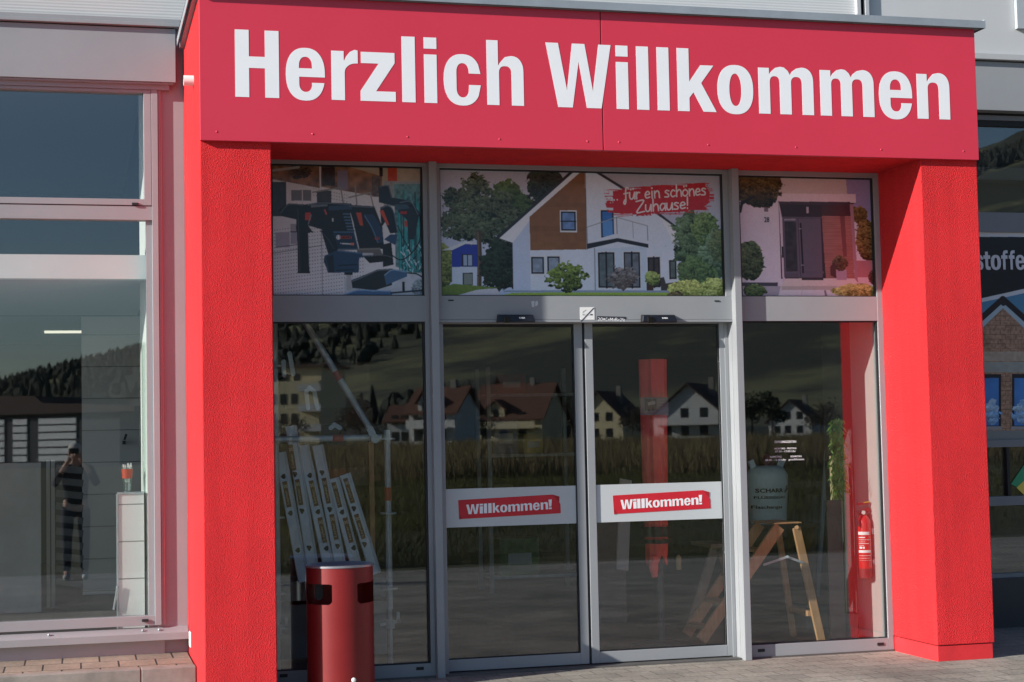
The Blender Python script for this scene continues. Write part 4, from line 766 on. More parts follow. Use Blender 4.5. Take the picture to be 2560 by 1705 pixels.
# ---- sliding doors
zdb = at(1200, 1646, YD).z; zd0 = at(1200, 1675, YD).z
zb1_, zb0_ = at(1280, 1218.5, YD).z, at(1280, 1314, YD).z
def sliding_door(x0, x1, lw, rw, label):
    d = empty('sliding_door', ((x0+x1)/2, YD, zd0), label, 'door')
    b = MB(); b.box(x0, x0+lw, YD, YD+0.04, zd0, ztb+0.02); b.box(x1-rw, x1, YD, YD+0.04, zd0, ztb+0.02); b.box(x0+lw, x1-rw, YD, YD+0.04, zd0, zdb); b.box(x0+lw, x1-rw, YD, YD+0.04, ztb-0.012, ztb+0.02); b.build('frame', M['alu'], d, bevel=0.003)
    b = MB(); b.box(x0+lw, x1-rw, YD+0.016, YD+0.024, zdb, ztb-0.012); b.build('pane', M['glass'], d)
    b = MB(); b.box(x0+lw, x1-rw, YD+0.012, YD+0.015, zb0_, zb1_); b.build('frosted_band', M['band'], d)
    b = MB(); b.box(x0+lw, x1-rw, YD+0.004, YD+0.014, zdb, zdb+0.006); b.box(x0+lw, x1-rw, YD+0.004, YD+0.014, ztb-0.03, ztb-0.012); b.box(x1-rw-0.008, x1-rw, YD+0.004, YD+0.014, zdb+0.006, ztb-0.03); b.build('gasket', M['gasket'], d)
    return d
xg0 = (XM(1455.5, 812, YD)+XM(1470, 1500, YD))/2; xs0 = (XM(1434.5, 812, YD)+XM(1449, 1500, YD))/2
xg1 = (XM(1461.5, 812, YD)+XM(1476.5, 1500, YD))/2; xs1 = (XM(1481.5, 812, YD)+XM(1496.3, 1500, YD))/2
xdl = jl1-0.03; xdr = XM(1823, 1200, YD)
dl = sliding_door(xdl, xg0, 0.034, xg0-xs0, 'left sliding glass door leaf in the shade with red Willkommen strip')
dr = sliding_door(xg1, xdr, xs1-xg1, 0.045, 'right sliding glass door leaf in the sun with red Willkommen strip')
b = MB(); b.box(xg0+0.001, xg1-0.001, YD+0.012, YD+0.03, zd0, ztb); b.build('brush_seal', M['gasket'], dl)
M['tape'] = mat('red_tape', (0.55, 0.018, 0.032), 0.35, vary=0.10, vscale=5)
M['tapeletter'] = mat('tape_letters', (0.80, 0.80, 0.82), 0.45)
def tape(dx, door):
    z = lambda x, y: at(1120+x/6.926, 1200+y/6.926, YD+0.011)
    P = [z(*p) for p in ((175,352),(215,346),(1810,252),(1930,285),(1925,388),(1945,410),(1952,575),(230,676),(195,682))]
    mb = MB(); mb.prism([(p.x+dx, p.z) for p in P], YD+0.010, YD+0.0115); tp = mb.build('welcome_strip', M['tape'], door)
    mb = MB(); F = [z(*p) for p in ((1812,256),(1928,288),(1922,386))]; mb.prism([(p.x+dx, p.z) for p in F], YD+0.0085, YD+0.0098); F = [z(*p) for p in ((195,580),(245,674),(196,680))]; mb.prism([(p.x+dx, p.z) for p in F], YD+0.0085, YD+0.0098); mb.build('folded_corner', mat('tape_fold', (0.34, 0.012, 0.02), 0.5), tp)
    mb = MB(); sp = []
    for ch, a, c in (('W',318,538),('i',550,606),('l',622,676),('l',698,754),('k',776,898),('o',904,1028),('m',1044,1242),('m',1260,1456),('e',1474,1588),('n',1606,1732),('!',1738,1802)):
        base = lambda x: 592-(x-370)*90/1430
        p0, p1 = z(a, base(a)), z(c, base(c)); h = z(a, base(a)-167).z-p0.z; sp.append((ch, p0.x+dx, p1.x+dx, p0.z, h, (p1.z-p0.z)/(p1.x-p0.x)))
    word(mb, sp, YD+0.0092, 0.0012); mb.build('lettering', M['tapeletter'], tp)
tape(0, dl)
ref = at(1120+195/6.926, 1200+680/6.926, YD+0.011).x; ref2 = at(1500+250/7.136, 1200+618/7.136, YD+0.011).x
tape(ref2-ref, dr)

# ---- posters behind the upper panes
def poster(label, S, tl, tr, bl, br, extra=None):
    Yp = GLASS_Y-0.001; q = at((bl[0]+br[0])/2, bl[1], Yp); pr = empty('photo_poster', q, label, 'poster')
    S.sheet('picture', at(*tl, Yp), at(*tr, Yp), at(*bl, Yp), at(*br, Yp), M['print'], pr)
    mb = MB(); a = at(*bl, Yp); c = at(*tr, Yp); mb.box(a.x-0.03, c.x+0.03, Yp+0.002, Yp+0.006, a.z-0.02, c.z+0.02); mb.build('backing', M['gasket'], pr)
    return pr
p1 = poster('picture of dark power tools on a pegboard, over the left pane', tool_print(), (681,406), (1056,417), (684,739), (1063,739))
p2 = poster('wide picture of a white gabled house with garden, over the sliding doors', house_print(), (1098,418), (1808,434), (1101,741), (1817,742))
p3 = poster('picture of a house entrance with grey door, over the right pane', door_print(), (1847,434), (2183,444), (1857,741), (2195,741))
def ptext(parent, body, org, sc, x0, y0, x1, y1, bold, mtl, Y=GLASS_Y-0.0035):
    a = at(org[0]+x0/sc, org[1]+y1/sc, Y); c = at(org[0]+x1/sc, org[1]+y0/sc, Y); mb = MB(); put_text(mb, text_mesh(body, 0.001, bold), a.x, c.x, a.z, c.z, Y); mb.build('lettering', mtl, parent)
redl = mat('print_red_letters', (0.40, 0.06, 0.03), 0.4); ptext(p1, 'BOSCH', (660, 380), 4.127, 788, 864, 904, 898, 0.03, redl); ptext(p1, 'CH', (660, 380), 4.127, 1142, 874, 1190, 906, 0.03, redl)
ptext(p1, 'Professional', (660, 380), 4.127, 788, 936, 862, 950, 0.01, M['letter'])
ptext(p3, '28', (1800, 400), 4.127, 456, 590, 508, 642, 0.01, mat('print_dark_letters', (0.06, 0.055, 0.08), 0.4))

# ---- things on the transom over the doors
def sensor(x0, x1, y0, y1, lx, label):
    a, c = at(x0, y1, YF-0.03), at(x1, y0, YF-0.03); s = empty('motion_sensor', ((a.x+c.x)/2, YF, a.z), label, 'sensor', 'door sensors on the transom')
    mb = MB(); i = 0.012
    mb.add([(a.x, YF-0.006, a.z), (c.x, YF-0.006, a.z), (c.x-i, YF-0.006, c.z), (a.x+i*0.6, YF-0.006, c.z), (a.x+0.004, YF-0.055, a.z+0.003), (c.x-0.004, YF-0.055, a.z+0.003), (c.x-i-0.006, YF-0.045, c.z-0.006), (a.x+i, YF-0.045, c.z-0.006)], [(0,3,2,1),(4,5,6,7),(0,1,5,4),(1,2,6,5),(2,3,7,6),(3,0,4,7)])
    mb.build('housing', M['black'], s, bevel=0.004)
    w = c.x-a.x; mb = MB(); mb.box(a.x+w*0.15, a.x+w*0.32, YF-0.060, YF-0.05, a.z-0.004, a.z+0.036); mb.build('lens', mat('sensor_lens', (0.008, 0.006, 0.006), 0.12), s, bevel=0.003)
    mb = MB(); zz = a.z+(c.z-a.z)*0.42; put_text(mb, text_mesh('KABA', 0.001, 0.03), a.x+w*lx, a.x+w*(lx+0.155), zz, zz+0.011, YF-0.0545); mb.build('lettering', M['letter'], s)
sensor(1242.4, 1337.5, 785.4, 806, 0.56, 'left black sensor box in the shade above the sliding doors')
sensor(1603, 1692, 785.8, 806.5, 0.56, 'right black sensor box, sunlit and scuffed, above the sliding doors')
ns = empty('no_smoking_sign', at(1468, 805, YF), 'square white no smoking sticker with diagonal line on the transom', 'sign')
Z8 = lambda x, y, Y=YF-0.003: at(1440+x/8.41, 760+y/8.41, Y)
def plate(pts, y0, y1): mb = MB(); mb.prism([(p.x, p.z) for p in pts], y0, y1); return mb
plate([Z8(82,68),Z8(384,66),Z8(392,382),Z8(88,382)], YF-0.0045, YF-0.0025).build('plate', M['white'], ns)
mb = MB(); mb.bar(Z8(106,368,YF-0.0055), Z8(372,84,YF-0.0055), 0.006, 0.001); mb.build('diagonal_line', M['ink'], ns)
mb = MB()
for x0, y0, x1, y1 in ((298,212,344,236),): a, c = Z8(x0,y1), Z8(x1,y0); mb.box(a.x, c.x, YF-0.0062, YF-0.0052, a.z, c.z)
mb.build('cigarette_tip', M['ink'], ns)
mb = MB()
a, c = Z8(134,236), Z8(166,210); mb.box(a.x, c.x, YF-0.0056, YF-0.0048, a.z, c.z)
a, c = Z8(166,212), Z8(296,209); mb.box(a.x, c.x, YF-0.0056, YF-0.0048, a.z, c.z); a, c = Z8(166,239), Z8(296,236); mb.box(a.x, c.x, YF-0.0056, YF-0.0048, a.z, c.z)
for dx in (0, 18): mb.tube([Z8(136+dx,190,YF-0.005), Z8(142+dx,160,YF-0.005), Z8(178+dx,142,YF-0.005), Z8(196+dx,118,YF-0.005)], 0.0009, 6)
mb.build('cigarette', mat('grey_print', (0.40, 0.40, 0.42), 0.5), ns)
bs = empty('blessing_sticker', Z8(748, 380), 'small black sticker chalked 20*C+M+B+24 on the transom', 'sticker')
plate([Z8(445,254),Z8(1052,270),Z8(1052,381),Z8(445,361)], YF-0.0045, YF-0.0025).build('strip', mat('sticker_dark', (0.03, 0.03, 0.045), 0.5), bs)
mb = MB(); st, L = handwriting('20*C+M+B+24')
for s_ in st: mb.tube([Z8(462+572*p[0]/L, 348+16*p[0]/L-64*p[1], YF-0.0052) for p in smooth_line(s_, 4)], 0.0012, 6)
mb.build('lettering', M['letter'], bs)
q = lambda x, y: at(1220+x/10.7, 740+y/10.7, YF-0.003)
mb = plate([q(1155,145),q(1245,128),q(1235,290),q(1180,300)], YF-0.0032, YF-0.0024); mb.prism([(p.x, p.z) for p in [q(1262,150),q(1328,128),q(1340,215),q(1310,262),q(1262,272)]], YF-0.0032, YF-0.0024); mb.build('sticker_remnant', mat('torn_paper', (0.55, 0.57, 0.60), 0.8), label='torn pale remnant of a sticker on the shaded transom', cat='sticker')

# ---- opening hours on the right pane
Yt = GLASS_Y-0.0015; oh = empty('opening_hours', at(1965, 1152, Yt), 'white opening hours lettering on the right pane', 'lettering')
for rows_ in ((('ÖFFNUNGSZEITEN',397,580,1090,1118,.012),), (('MONTAG - FREITAG',397,581,1153,1172,.005),('07.00 - 17.00 Uhr',403,578,1177,1197,0)), (('SAMSTAG',359,456,1225,1243,.005),('08.00 - 12.00 Uhr',319,496,1250,1271,0)), (('SONNTAG',533,628,1221,1239,.005),('geschlossen',516,648,1245,1270,0))):
    mb = MB()
    for body, x0, x1, y0, y1, bd in rows_: a, c = at(1820+x0/3.409, 780+y1/3.409, Yt), at(1820+x1/3.409, 780+y0/3.409, Yt); put_text(mb, text_mesh(body, 0.0008, bd), a.x, c.x, a.z, c.z, Yt)
    mb.build('lettering', M['letter'], oh)
b = MB(); yl_ = atx(2137, 1250, XR0-0.014).y; b.box(XR0-0.012, XR0-0.001, yl_+0.003, 1.60, 0.013, ZS+0.015); b.build('added_dark_cover', M['room_dark'], hall)  # added thin dark cover, keeps the pillar's inner face from showing sunlit red

# ================================================================== litter bin
BC = Vector((at(849, 1417, 0.25).x, 0.25, 0.0)); BR = (at(932, 1420, 0.25).x-at(766, 1420, 0.25).x)/2; BH = at(849, 1418, 0.06).z-0.004
bn = empty('litter_bin', BC, 'round red metal litter bin with ashtray top, before the left pane', 'bin')
def hole_at(deg):
    """vertical span cut out of the drum at this bearing (0 = towards the street)"""
    d = (deg+180) % 360-180; ad = abs(d)
    if 22 <= ad <= 84: a, lo, hi = ad, 22, 84
    elif 140 <= ad <= 158: a, lo, hi = ad, 140, 158
    else: return None
    e = min(a-lo, hi-a)*math.pi/180*BR; r = 0.028
    c = r-math.sqrt(max(0, r*r-(r-min(e, r))**2)); return (BH-0.222+c, BH-0.098-0.3*c)
def drum(r, rev=False):
    mb = MB(); n = 180
    for k in range(n):
        d0, d1 = k*2-180, (k+1)*2-180; s = hole_at((d0+d1)/2)
        P = lambda d, z: (BC.x+r*math.sin(math.radians(d)), BC.y-r*math.cos(math.radians(d)), z)
        spans = [(0.012, BH)] if s is None else [(0.012, s[0]), (s[1], BH)]
        for a, c in spans: mb.add([P(d0, a), P(d1, a), P(d1, c), P(d0, c)], [(3, 2, 1, 0) if rev else (0, 1, 2, 3)])
        if s:
            Q = lambda d, z, rr: (BC.x+rr*math.sin(math.radians(d)), BC.y-rr*math.cos(math.radians(d)), z)
            for z, fl in ((s[0], 0), (s[1], 1)): mb.add([Q(d0, z, r), Q(d1, z, r), Q(d1, z, r-0.004), Q(d0, z, r-0.004)], [(0, 1, 2, 3)])
    return mb
mb = drum(BR); i = drum(BR-0.004, True); mb.add(i.v, i.f); mb.build('drum', M['binred'], bn, smooth=True)
mb = MB(); mb.lathe(BC, [(BR+0.001, BH-0.004), (BR+0.006, BH-0.002), (BR+0.006, BH+0.008), (BR+0.001, BH+0.012), (BR-0.010, BH+0.010), (BR-0.03, BH-0.006), (BR-0.075, BH-0.014), (BR-0.08, BH-0.008), (BR-0.09, BH-0.016), (0.03, BH-0.024), (0.001, BH-0.024)], 64); mb.build('ashtray_lid', mat('brushed_lid', (0.38, 0.38, 0.42), 0.3, metal=0.7, vary=0.1, vscale=10), bn, smooth=True)
mb = MB(); mb.lathe(BC, [(0.001, 0.03), (BR-0.012, 0.03), (BR-0.012, BH-0.25), (BR-0.016, BH-0.25), (BR-0.016, 0.04), (0.001, 0.04)], 48); mb.build('inner_bucket', mat('bucket', (0.16, 0.012, 0.012), 0.35), bn, smooth=True)
q = at(868, 1700, BC.y-BR); mb = MB(); mb.sphere((BC.x+0.045, BC.y-math.sqrt(BR*BR-0.045**2), q.z-0.004), 0.016, 0.006, 0.016, 14, 6); mb.build('lock', M['white'], bn, smooth=True)
mb = MB(); mb.lathe(BC, [(0.001, 0.0), (BR-0.02, 0.0), (BR-0.02, 0.014), (0.001, 0.014)], 40); mb.build('foot', M['gasket'], bn)

# ================================================================== behind the glazing: left bay
YS = 1.1
sf = empty('scaffold_frame', (at(690, 1100, YS).x, YS, 0.01), 'galvanised scaffold frame with orange collars behind the left pane', 'scaffold')
P5 = lambda x, y, Y=YS: at(660+x/3.266, 760+y/3.266, Y)
xl = at(690, 1200, YS).x; xr = at(970, 1225, YS).x; zlg = at(820, 1096, YS).z
mb = MB(); mb.cyl((xl, YS, 0.35), (xl, YS, 3.2), 0.023); mb.build('standard', M['steel'], sf, smooth=True)
mb = MB(); mb.cyl((xr, YS, 0.40), (xr, YS, at(963, 1075, YS).z), 0.021); mb.build('standard', M['steel'], sf, smooth=True)
mb = MB(); mb.cyl((xl-0.01, YS-0.045, zlg), (xr-0.05, YS-0.045, zlg), 0.021); mb.build('ledger', M['steel'], sf, smooth=True)
d0, d1 = P5(318, 120, YS-0.1), P5(860, 1010, YS-0.1); d2 = P5(905, 1100, YS-0.1)
mb = MB(); mb.cyl(d0+(d0-d1)*0.35, d1, 0.022); mb.bar(d1, d2, 0.012, 0.045, up=(0.8, 0, 0.5)); mb.cyl(d2+Vector((0, -0.02, 0)), d2+Vector((0, 0.06, 0)), 0.03); mb.build('brace', M['steel'], sf, smooth=True)
a = (d1-d0).normalized(); c = d0+a*((P5(598, 585, YS-0.1)-d0).dot(a)); mb = MB(); mb.cyl(c-a*0.032, c+a*0.032, 0.0255); mb.build('collar', mat('red_collar', (0.30, 0.03, 0.03), 0.5), sf, smooth=True)
cx = at(842, 1100, YS).x; mb = MB(); mb.cyl((cx-0.036, YS-0.045, zlg), (cx+0.036, YS-0.045, zlg), 0.0245); mb.build('collar', M['orange'], sf, smooth=True)
zz = at(968, 1235, YS).z; mb = MB(); mb.cyl((xr, YS, zz-0.045), (xr, YS, zz+0.045), 0.0245); mb.build('collar', M['orange'], sf, smooth=True)
for X, zs_ in ((xl, [at(690, y, YS).z for y in (915, 1104, 1294, 1484)]), (xr, [at(970, y, YS).z for y in (1097, 1283, 1471)])):
    for z in zs_: mb = MB(); mb.lathe((X, YS, z), [(0.022, -0.006), (0.055, -0.006), (0.055, 0.006), (0.022, 0.006)], 24); mb.build('rosette', M['steel'], sf)
for X in (xl, xr):
    mb = MB(); mb.cyl((X, YS, 0.012), (X, YS, 0.42), 0.016); mb.box(X-0.06, X+0.06, YS-0.06, YS+0.06, 0.012, 0.02); mb.bar((X-0.07, YS, 0.30), (X+0.07, YS, 0.32), 0.02, 0.02); mb.bar((X+0.055, YS, 0.31), (X+0.055, YS, 0.38), 0.02, 0.02); mb.lathe((X, YS, 0.30), [(0.017, -0.03), (0.03, -0.03), (0.03, 0.03), (0.017, 0.03)], 18); mb.build('base_jack', M['steel'], sf, smooth=True)
# deck planks leaning in a row: (top x,y) -> (bottom x,y) of the face centre, in sketch units
PK = lambda x, y, Y: at(680+x/3.92, 1080+y/3.92, Y)
m_label = mat('brown_label', (0.20, 0.085, 0.03), 0.5); m_deck = mat('deck_plank_steel', (0.62, 0.70, 0.77), 0.38, metal=0.0, vary=0.12, vscale=5); m_cream = mat('label_cream', (0.6, 0.5, 0.36), 0.5); m_hole = M['gasket']
PL = [((75,200),(306,1468),(((112,435),(180,795),(252,1158)),((142,610),)),'first steel deck plank from the scaffold post, partly behind it'),
      ((178,-60),(412,1440),(((222,415),(291,775),(362,1138)),((195,250),(262,590)),),'second steel deck plank from the scaffold post, reaching above the rail'),
      ((300,130),(575,1440),(((370,425),(450,782),(532,1140)),((405,600),(490,960)),),'third steel deck plank from the scaffold post, blank towards its top'),
      ((440,130),(690,1440),(((487,400),(563,760),(640,1120)),((528,575),(604,930)),),'fourth steel deck plank from the scaffold post, tallest of its pair'),
      ((595,455),(852,1440),(((686,785),(800,1135)),((632,615),(742,960)),),'short steel deck plank with two labels, left of the shortest pair'),
      ((708,415),(1010,1390),(((801,752),(905,1103)),((752,575),(858,925)),),'rightmost steel deck plank, its foot showing right of the bin')]
for k, (t0, b0, (holes, labels), lab) in enumerate(PL):
    Yk = 1.24+0.004*k; T_, B_ = PK(*t0, Yk), PK(*b0, Yk); ax = (T_-B_).normalized(); side = Vector((ax.z, 0, -ax.x)); L = (T_-B_).length
    pk = empty('deck_plank', B_, lab, 'plank', 'steel deck planks leaning behind the scaffold')
    mb = MB(); mb.bar(B_+side*-0.004, T_+side*-0.004, 0.060, 0.03); mb.bar(B_+side*0.033, T_+side*0.033, 0.010, 0.022); mb.bar(B_+side*0.040, T_+side*0.040, 0.004, 0.034); mb.build('profile', m_deck, pk, bevel=0.002)
    for hx, hy in holes:
        h = PK(hx, hy, Yk-0.0155); mb = MB(); w = 0.020
        mb.prism([(h.x-w*0.8, h.z+w*0.5), (h.x-w*0.6, h.z+w*0.9), (h.x+w*0.6, h.z+w*0.8), (h.x+w*0.95, h.z+w*0.2), (h.x+w*0.3, h.z-w*0.95), (h.x-w*0.1, h.z-w*0.95)], Yk-0.0158, Yk-0.0145) if k % 2 else mb.prism([(h.x-w*0.95, h.z-w*0.1), (h.x-w*0.2, h.z+w*0.8), (h.x+w*0.6, h.z+w*0.9), (h.x+w*0.8, h.z-w*0.3), (h.x+w*0.4, h.z-w*0.9), (h.x-w*0.1, h.z-w*0.85)], Yk-0.0158, Yk-0.0145)
        mb.build('grip_hole', m_hole, pk)
    for lx, ly in labels:
        c = PK(lx, ly, Yk); c.y = Yk-0.0155; hl = 0.088; mb = MB(); mb.bar(c-ax*hl, c+ax*hl, 0.032, 0.0012); lo = mb.build('label', m_label, pk)
        vs, fs = text_mesh('Layher', 0.0006, 0.0); lx0 = min(v.x for v in vs); lx1 = max(v.x for v in vs); ly0 = min(v.y for v in vs); ly1 = max(v.y for v in vs)
        mb = MB(); mb.add([tuple(c+ax*(-0.068+0.095*(v.x-lx0)/(lx1-lx0))-side*(-0.010+0.020*(v.y-ly0)/(ly1-ly0))+Vector((0, -0.0014-v.z, 0))) for v in vs], fs)
        e = c+ax*0.055; mb.bar(e-ax*0.011+Vector((0,-0.0014,0))-side*0.008, e+ax*0.011+Vector((0,-0.0014,0))+side*0.008, 0.004, 0.001); mb.bar(e-ax*0.011+Vector((0,-0.0020,0))+side*0.008, e+ax*0.011+Vector((0,-0.0020,0))-side*0.008, 0.004, 0.001)
        for sg in (-1, 1): mb.bar(e-ax*0.013+side*(0.0105*sg)+Vector((0,-0.0014,0)), e+ax*0.013+side*(0.0105*sg)+Vector((0,-0.0014,0)), 0.003, 0.001)
        mb.build('lettering', m_cream, lo)
# hanging galvanised brackets
def bracket(pts, label, w=0.045, Y=1.2):
    mb = MB(); Q = [P5(x, y, Y) for x, y in pts]
    for i, (a, c) in enumerate(zip(Q, Q[1:])): mb.bar(a+Vector((0, 0.004*i, 0)), c+Vector((0, 0.004*i, 0)), w, 0.004)
    for a in Q: mb.cyl(a+Vector((0, -0.004, 0)), a+Vector((0, 0.012, 0)), w*0.5, n=16)
    mb.cyl(Q[len(Q)//2]+Vector((0, -0.016, 0)), Q[len(Q)//2]+Vector((0, 0.5, 0)), 0.008)
    mb.build('hanging_bracket', M['steel'], label=label, cat='bracket', group='steel brackets hanging above the planks')
bracket([(360,850),(345,715),(373,680),(412,715),(438,850)], 'steel bracket bent like an arch, hanging left of the slanting brace', 0.028)
bracket([(210,405),(238,572)], 'straight steel strap hanging by the scaffold post, right one of two', 0.030)
bracket([(160,470),(163,580)], 'straight steel strap hanging by the scaffold post, left one of two', 0.030)
bracket([(545,1012),(575,985),(620,1012)], 'steel bracket peeping out above the rail near its orange collar', 0.030)
# back wall with boards
pb = empty('pegboard_wall', (at(800, 1200, 2.3).x, 2.3, 0.01), 'dim brown board wall with wooden posts behind the planks', 'wall')
xa, xb = at(650, 1200, 2.3).x, at(935, 1200, 2.3).x
mb = MB(); mb.box(xa, xb, 2.30, 2.33, 0.012, at(800, 1020, 2.3).z); mb.build('board', mat('brown_board', (0.09, 0.06, 0.038), 0.8, vary=0.3, vscale=3, stretch=(1, 1, 3)), pb)
mb = MB(); mb.box(at(772, 1080, 2.25).x, at(925, 1080, 2.25).x, 2.25, 2.27, at(850, 1215, 2.25).z, at(850, 1170, 2.25).z); mb.build('shelf_front', mat('pale_board', (0.17, 0.14, 0.09), 0.8, vary=0.2), pb)
mb = MB(); q = at(930, 1300, 2.2); mb.box(q.x-0.018, q.x+0.018, 2.18, 2.24, 0.012, at(930, 1105, 2.2).z); mb.build('wooden_post', M['wood'], pb)
mb = MB(); mb.box(at(822, 1200, 2.2).x, at(870, 1200, 2.2).x, 2.24, 2.26, at(850, 1200, 2.2).z, at(850, 1172, 2.2).z); mb.build('sign_plate', mat('rust_plate', (0.28, 0.08, 0.03), 0.6), pb)
xa, xb = at(715, 960, 3.4).x, at(925, 960, 3.4).x; mb = MB(); mb.box(xa, xb, 3.4, 3.45, at(800, 1090, 3.4).z, at(800, 905, 3.4).z); mb.build('grey_cabinet', mat('cabinet_paint', (0.13, 0.145, 0.14), 0.6, vary=0.15), bevel=0.004, label='grey flat cabinet front far behind the slanting brace', cat='cabinet')
mb = MB(); a, c = at(655, 1452, 1.9), at(960, 1488, 1.9); mb.box(a.x, c.x, 1.75, 2.2, c.z, a.z); mb.box(a.x, c.x, 1.8, 2.18, 0.012, c.z-0.03) ; mb.build('base_shelf', mat('shelf_grey', (0.16, 0.18, 0.19), 0.5, vary=0.2), bevel=0.004, label='low grey shelf the deck planks stand on', cat='shelf')

# ================================================================== behind the right door leaf
YP = 1.25; px0, px1 = at(1601, 1100, YP), at(1669, 1100, YP); cx = (px0.x+px1.x)/2; rr = (px1.x-px0.x)/2
pz1 = at(1635, 899, YP).z; pa = empty('closed_parasol', (cx, YP, 0.012), 'closed red parasol with a price card and black straps behind the right door leaf', 'parasol')
def folds(z0, z1, r0, r1, n=44, rows=10, drop=0.0, seed=3):
    mb = MB(); R = random.Random(seed); ph = [R.random()*6 for _ in range(4)]; vs = []
    for j in range(rows+1):
        t = j/rows; z = z0+(z1-z0)*t; r = r0+(r1-r0)*t
        for k in range(n):
            a = 2*math.pi*k/n; w = 1+0.06*math.sin(7*a+ph[0]+t*1.5)+0.04*math.sin(13*a+ph[1]-t); zz = z+(drop*(0.5+0.5*math.sin(5*a+ph[2])) if j == 0 else 0)
            vs.append((cx+r*w*math.cos(a), YP+r*w*math.sin(a), zz))
    mb.add(vs, [(j*n+k, j*n+(k+1) % n, (j+1)*n+(k+1) % n, (j+1)*n+k) for j in range(rows) for k in range(n)]+[tuple(rows*n+k for k in range(n))]); return mb
m_cloth = mat('red_parasol_cloth', (0.72, 0.10, 0.09), 0.8, vary=0.15, vscale=4)
zb = at(1650, 1412, YP).z; folds(zb, pz1, rr*0.72, rr*0.96, drop=0.07).build('canopy', m_cloth, pa, smooth=True)
mb = MB(); mb.cyl((cx+0.02, YP, 0.03), (cx+0.02, YP, zb+0.3), 0.022); mb.lathe((cx+0.02, YP, 0.012), [(0.001, 0), (0.22, 0), (0.22, 0.04), (0.03, 0.07), (0.001, 0.07)], 24); mb.build('pole_and_foot', M['room_dark'], pa, smooth=True)
for X, z_, h in ((cx, at(1650, 1328, YP).z, 0.035), (cx, at(1650, 1352, YP).z, 0.014)):
    tmp = folds(z_-h, z_+h, rr*0.98, rr*1.0, rows=1); tmp.build('strap', M['black'], pa, smooth=True)
for dx, py0, py1 in ((-0.045, 1390, 1440),):
    mb = MB(); a, c = at(1645, py0, YP).z, at(1645, py1, YP).z; mb.tube([(cx+dx, YP-rr*0.5, a), (cx+dx-0.005, YP-rr*0.6, (a+c)/2), (cx+dx+0.004, YP-rr*0.55, c)], [0.036, 0.034, 0.022]); mb.build('cloth_corner', m_cloth, pa, smooth=True)
a, c = at(1602, 1038, YP-rr-0.03), at(1670, 993, YP-rr-0.03); yy = YP-rr-0.03
pc = MB(); pc.box(a.x, c.x, yy, yy+0.006, a.z, c.z); card = pc.build('price_card', mat('card_grey', (0.17, 0.12, 0.14), 0.6), pa)
a2, c2 = at(1613, 1027, yy-0.002), at(1641, 997, yy-0.002); mb = MB(); mb.box(a2.x, c2.x, yy-0.003, yy-0.0005, a2.z, c2.z); mb.build('card_picture', mat('card_plum', (0.07, 0.02, 0.035), 0.5), card)
mb = MB(); mb.bar(at(1620, 1010, yy-0.004), at(1638, 1006, yy-0.004), 0.024, 0.001); mb.bar(at(1630, 997, yy-0.004), at(1630, 1004, yy-0.004), 0.004, 0.001)
for k in range(5): mb.bar(at(1646, 1000+k*7, yy-0.002), at(1664, 999+k*7, yy-0.002), 0.004, 0.001)
mb.build('card_print', mat('card_pale', (0.26, 0.18, 0.2), 0.6), card)
mb = MB(); a, c = at(1570, 1200, 2.3), at(1545, 1423, 2.3); mb.bar((a.x+0.02, 2.42, a.z), (c.x, 2.2, c.z), 0.10, 0.02, up=(0, 1, 0.2)); mb.build('leaning_board', mat('pale_grey_board', (0.6, 0.6, 0.54), 0.7, vary=0.1), bevel=0.003, label='pale grey board leaning beside the closed red parasol', cat='board')
mb = MB(); a, c = at(1500, 1300, 3.0), at(1565, 1410, 3.0); mb.box(a.x-0.05, c.x, 3.0, 3.1, 0.012, at(1530, 1290, 3.0).z); mb.build('stone_slab', mat('pink_stone', (0.34, 0.23, 0.20), 0.8, vary=0.25, vscale=3, bump=0.4, bscale=12, bdist=0.01), bevel=0.006, label='rough pinkish slab behind the leaning pale board', cat='slab')

# ================================================================== behind the right pane
sl_ = empty('step_ladder', atz(2053, 1603, 0.012), 'wooden folding step ladder behind the right pane', 'ladder')
YL = 1.25; P4 = lambda x, y, Y=YL: at(1820+x/3.233, 1220+y/3.233, Y)
nb = atz(1820+755/3.233, 1220+1240/3.233, 0.012); YL = nb.y
fb = atz(1820+530/3.233, 1220+1200/3.233, 0.012); YFAR = min(max(fb.y, YL+0.25), YL+0.5)
mb = MB(); mb.bar(P4(552, 318, YL), P4(755, 1240, YL), 0.060, 0.026); mb.cyl(P4(556, 318, YL-0.018), P4(556, 318, YL+0.018), 0.016); mb.build('stile', M['wood'], sl_, bevel=0.003)
lb = P4(415, 310, YL); lg2 = at(1753, 1600, YL); mb = MB(); mb.bar(lb, lg2, 0.085, 0.028); mb.build('stile', M['wood'], sl_, bevel=0.003)
mb = MB(); mb.bar(P4(405, 330, YFAR), P4(530, 1200, YFAR), 0.045, 0.026); mb.build('stile', M['wood'], sl_, bevel=0.003)
lf = lg2+Vector((0.02, YFAR-YL, 0)); tf = lb+Vector((0, YFAR-YL, 0)); mb = MB(); mb.bar(tf, lf, 0.08, 0.028); mb.build('stile', M['wood'], sl_, bevel=0.003)
a, c = P4(358, 298, YL), P4(585, 272, YL); mb = MB(); mb.box(a.x, c.x, YL-0.03, YFAR+0.03, a.z+0.004, c.z); mb.build('top_board', M['wood'], sl_, bevel=0.006)
for t in (0.22, 0.45, 0.68, 0.9):
    pq = lb+(lg2-lb)*t; mb = MB(); mb.box(pq.x-0.045, pq.x+0.05, YL+0.014, YFAR-0.014, pq.z-0.012, pq.z+0.012); mb.build('step', M['wood'], sl_, bevel=0.003)
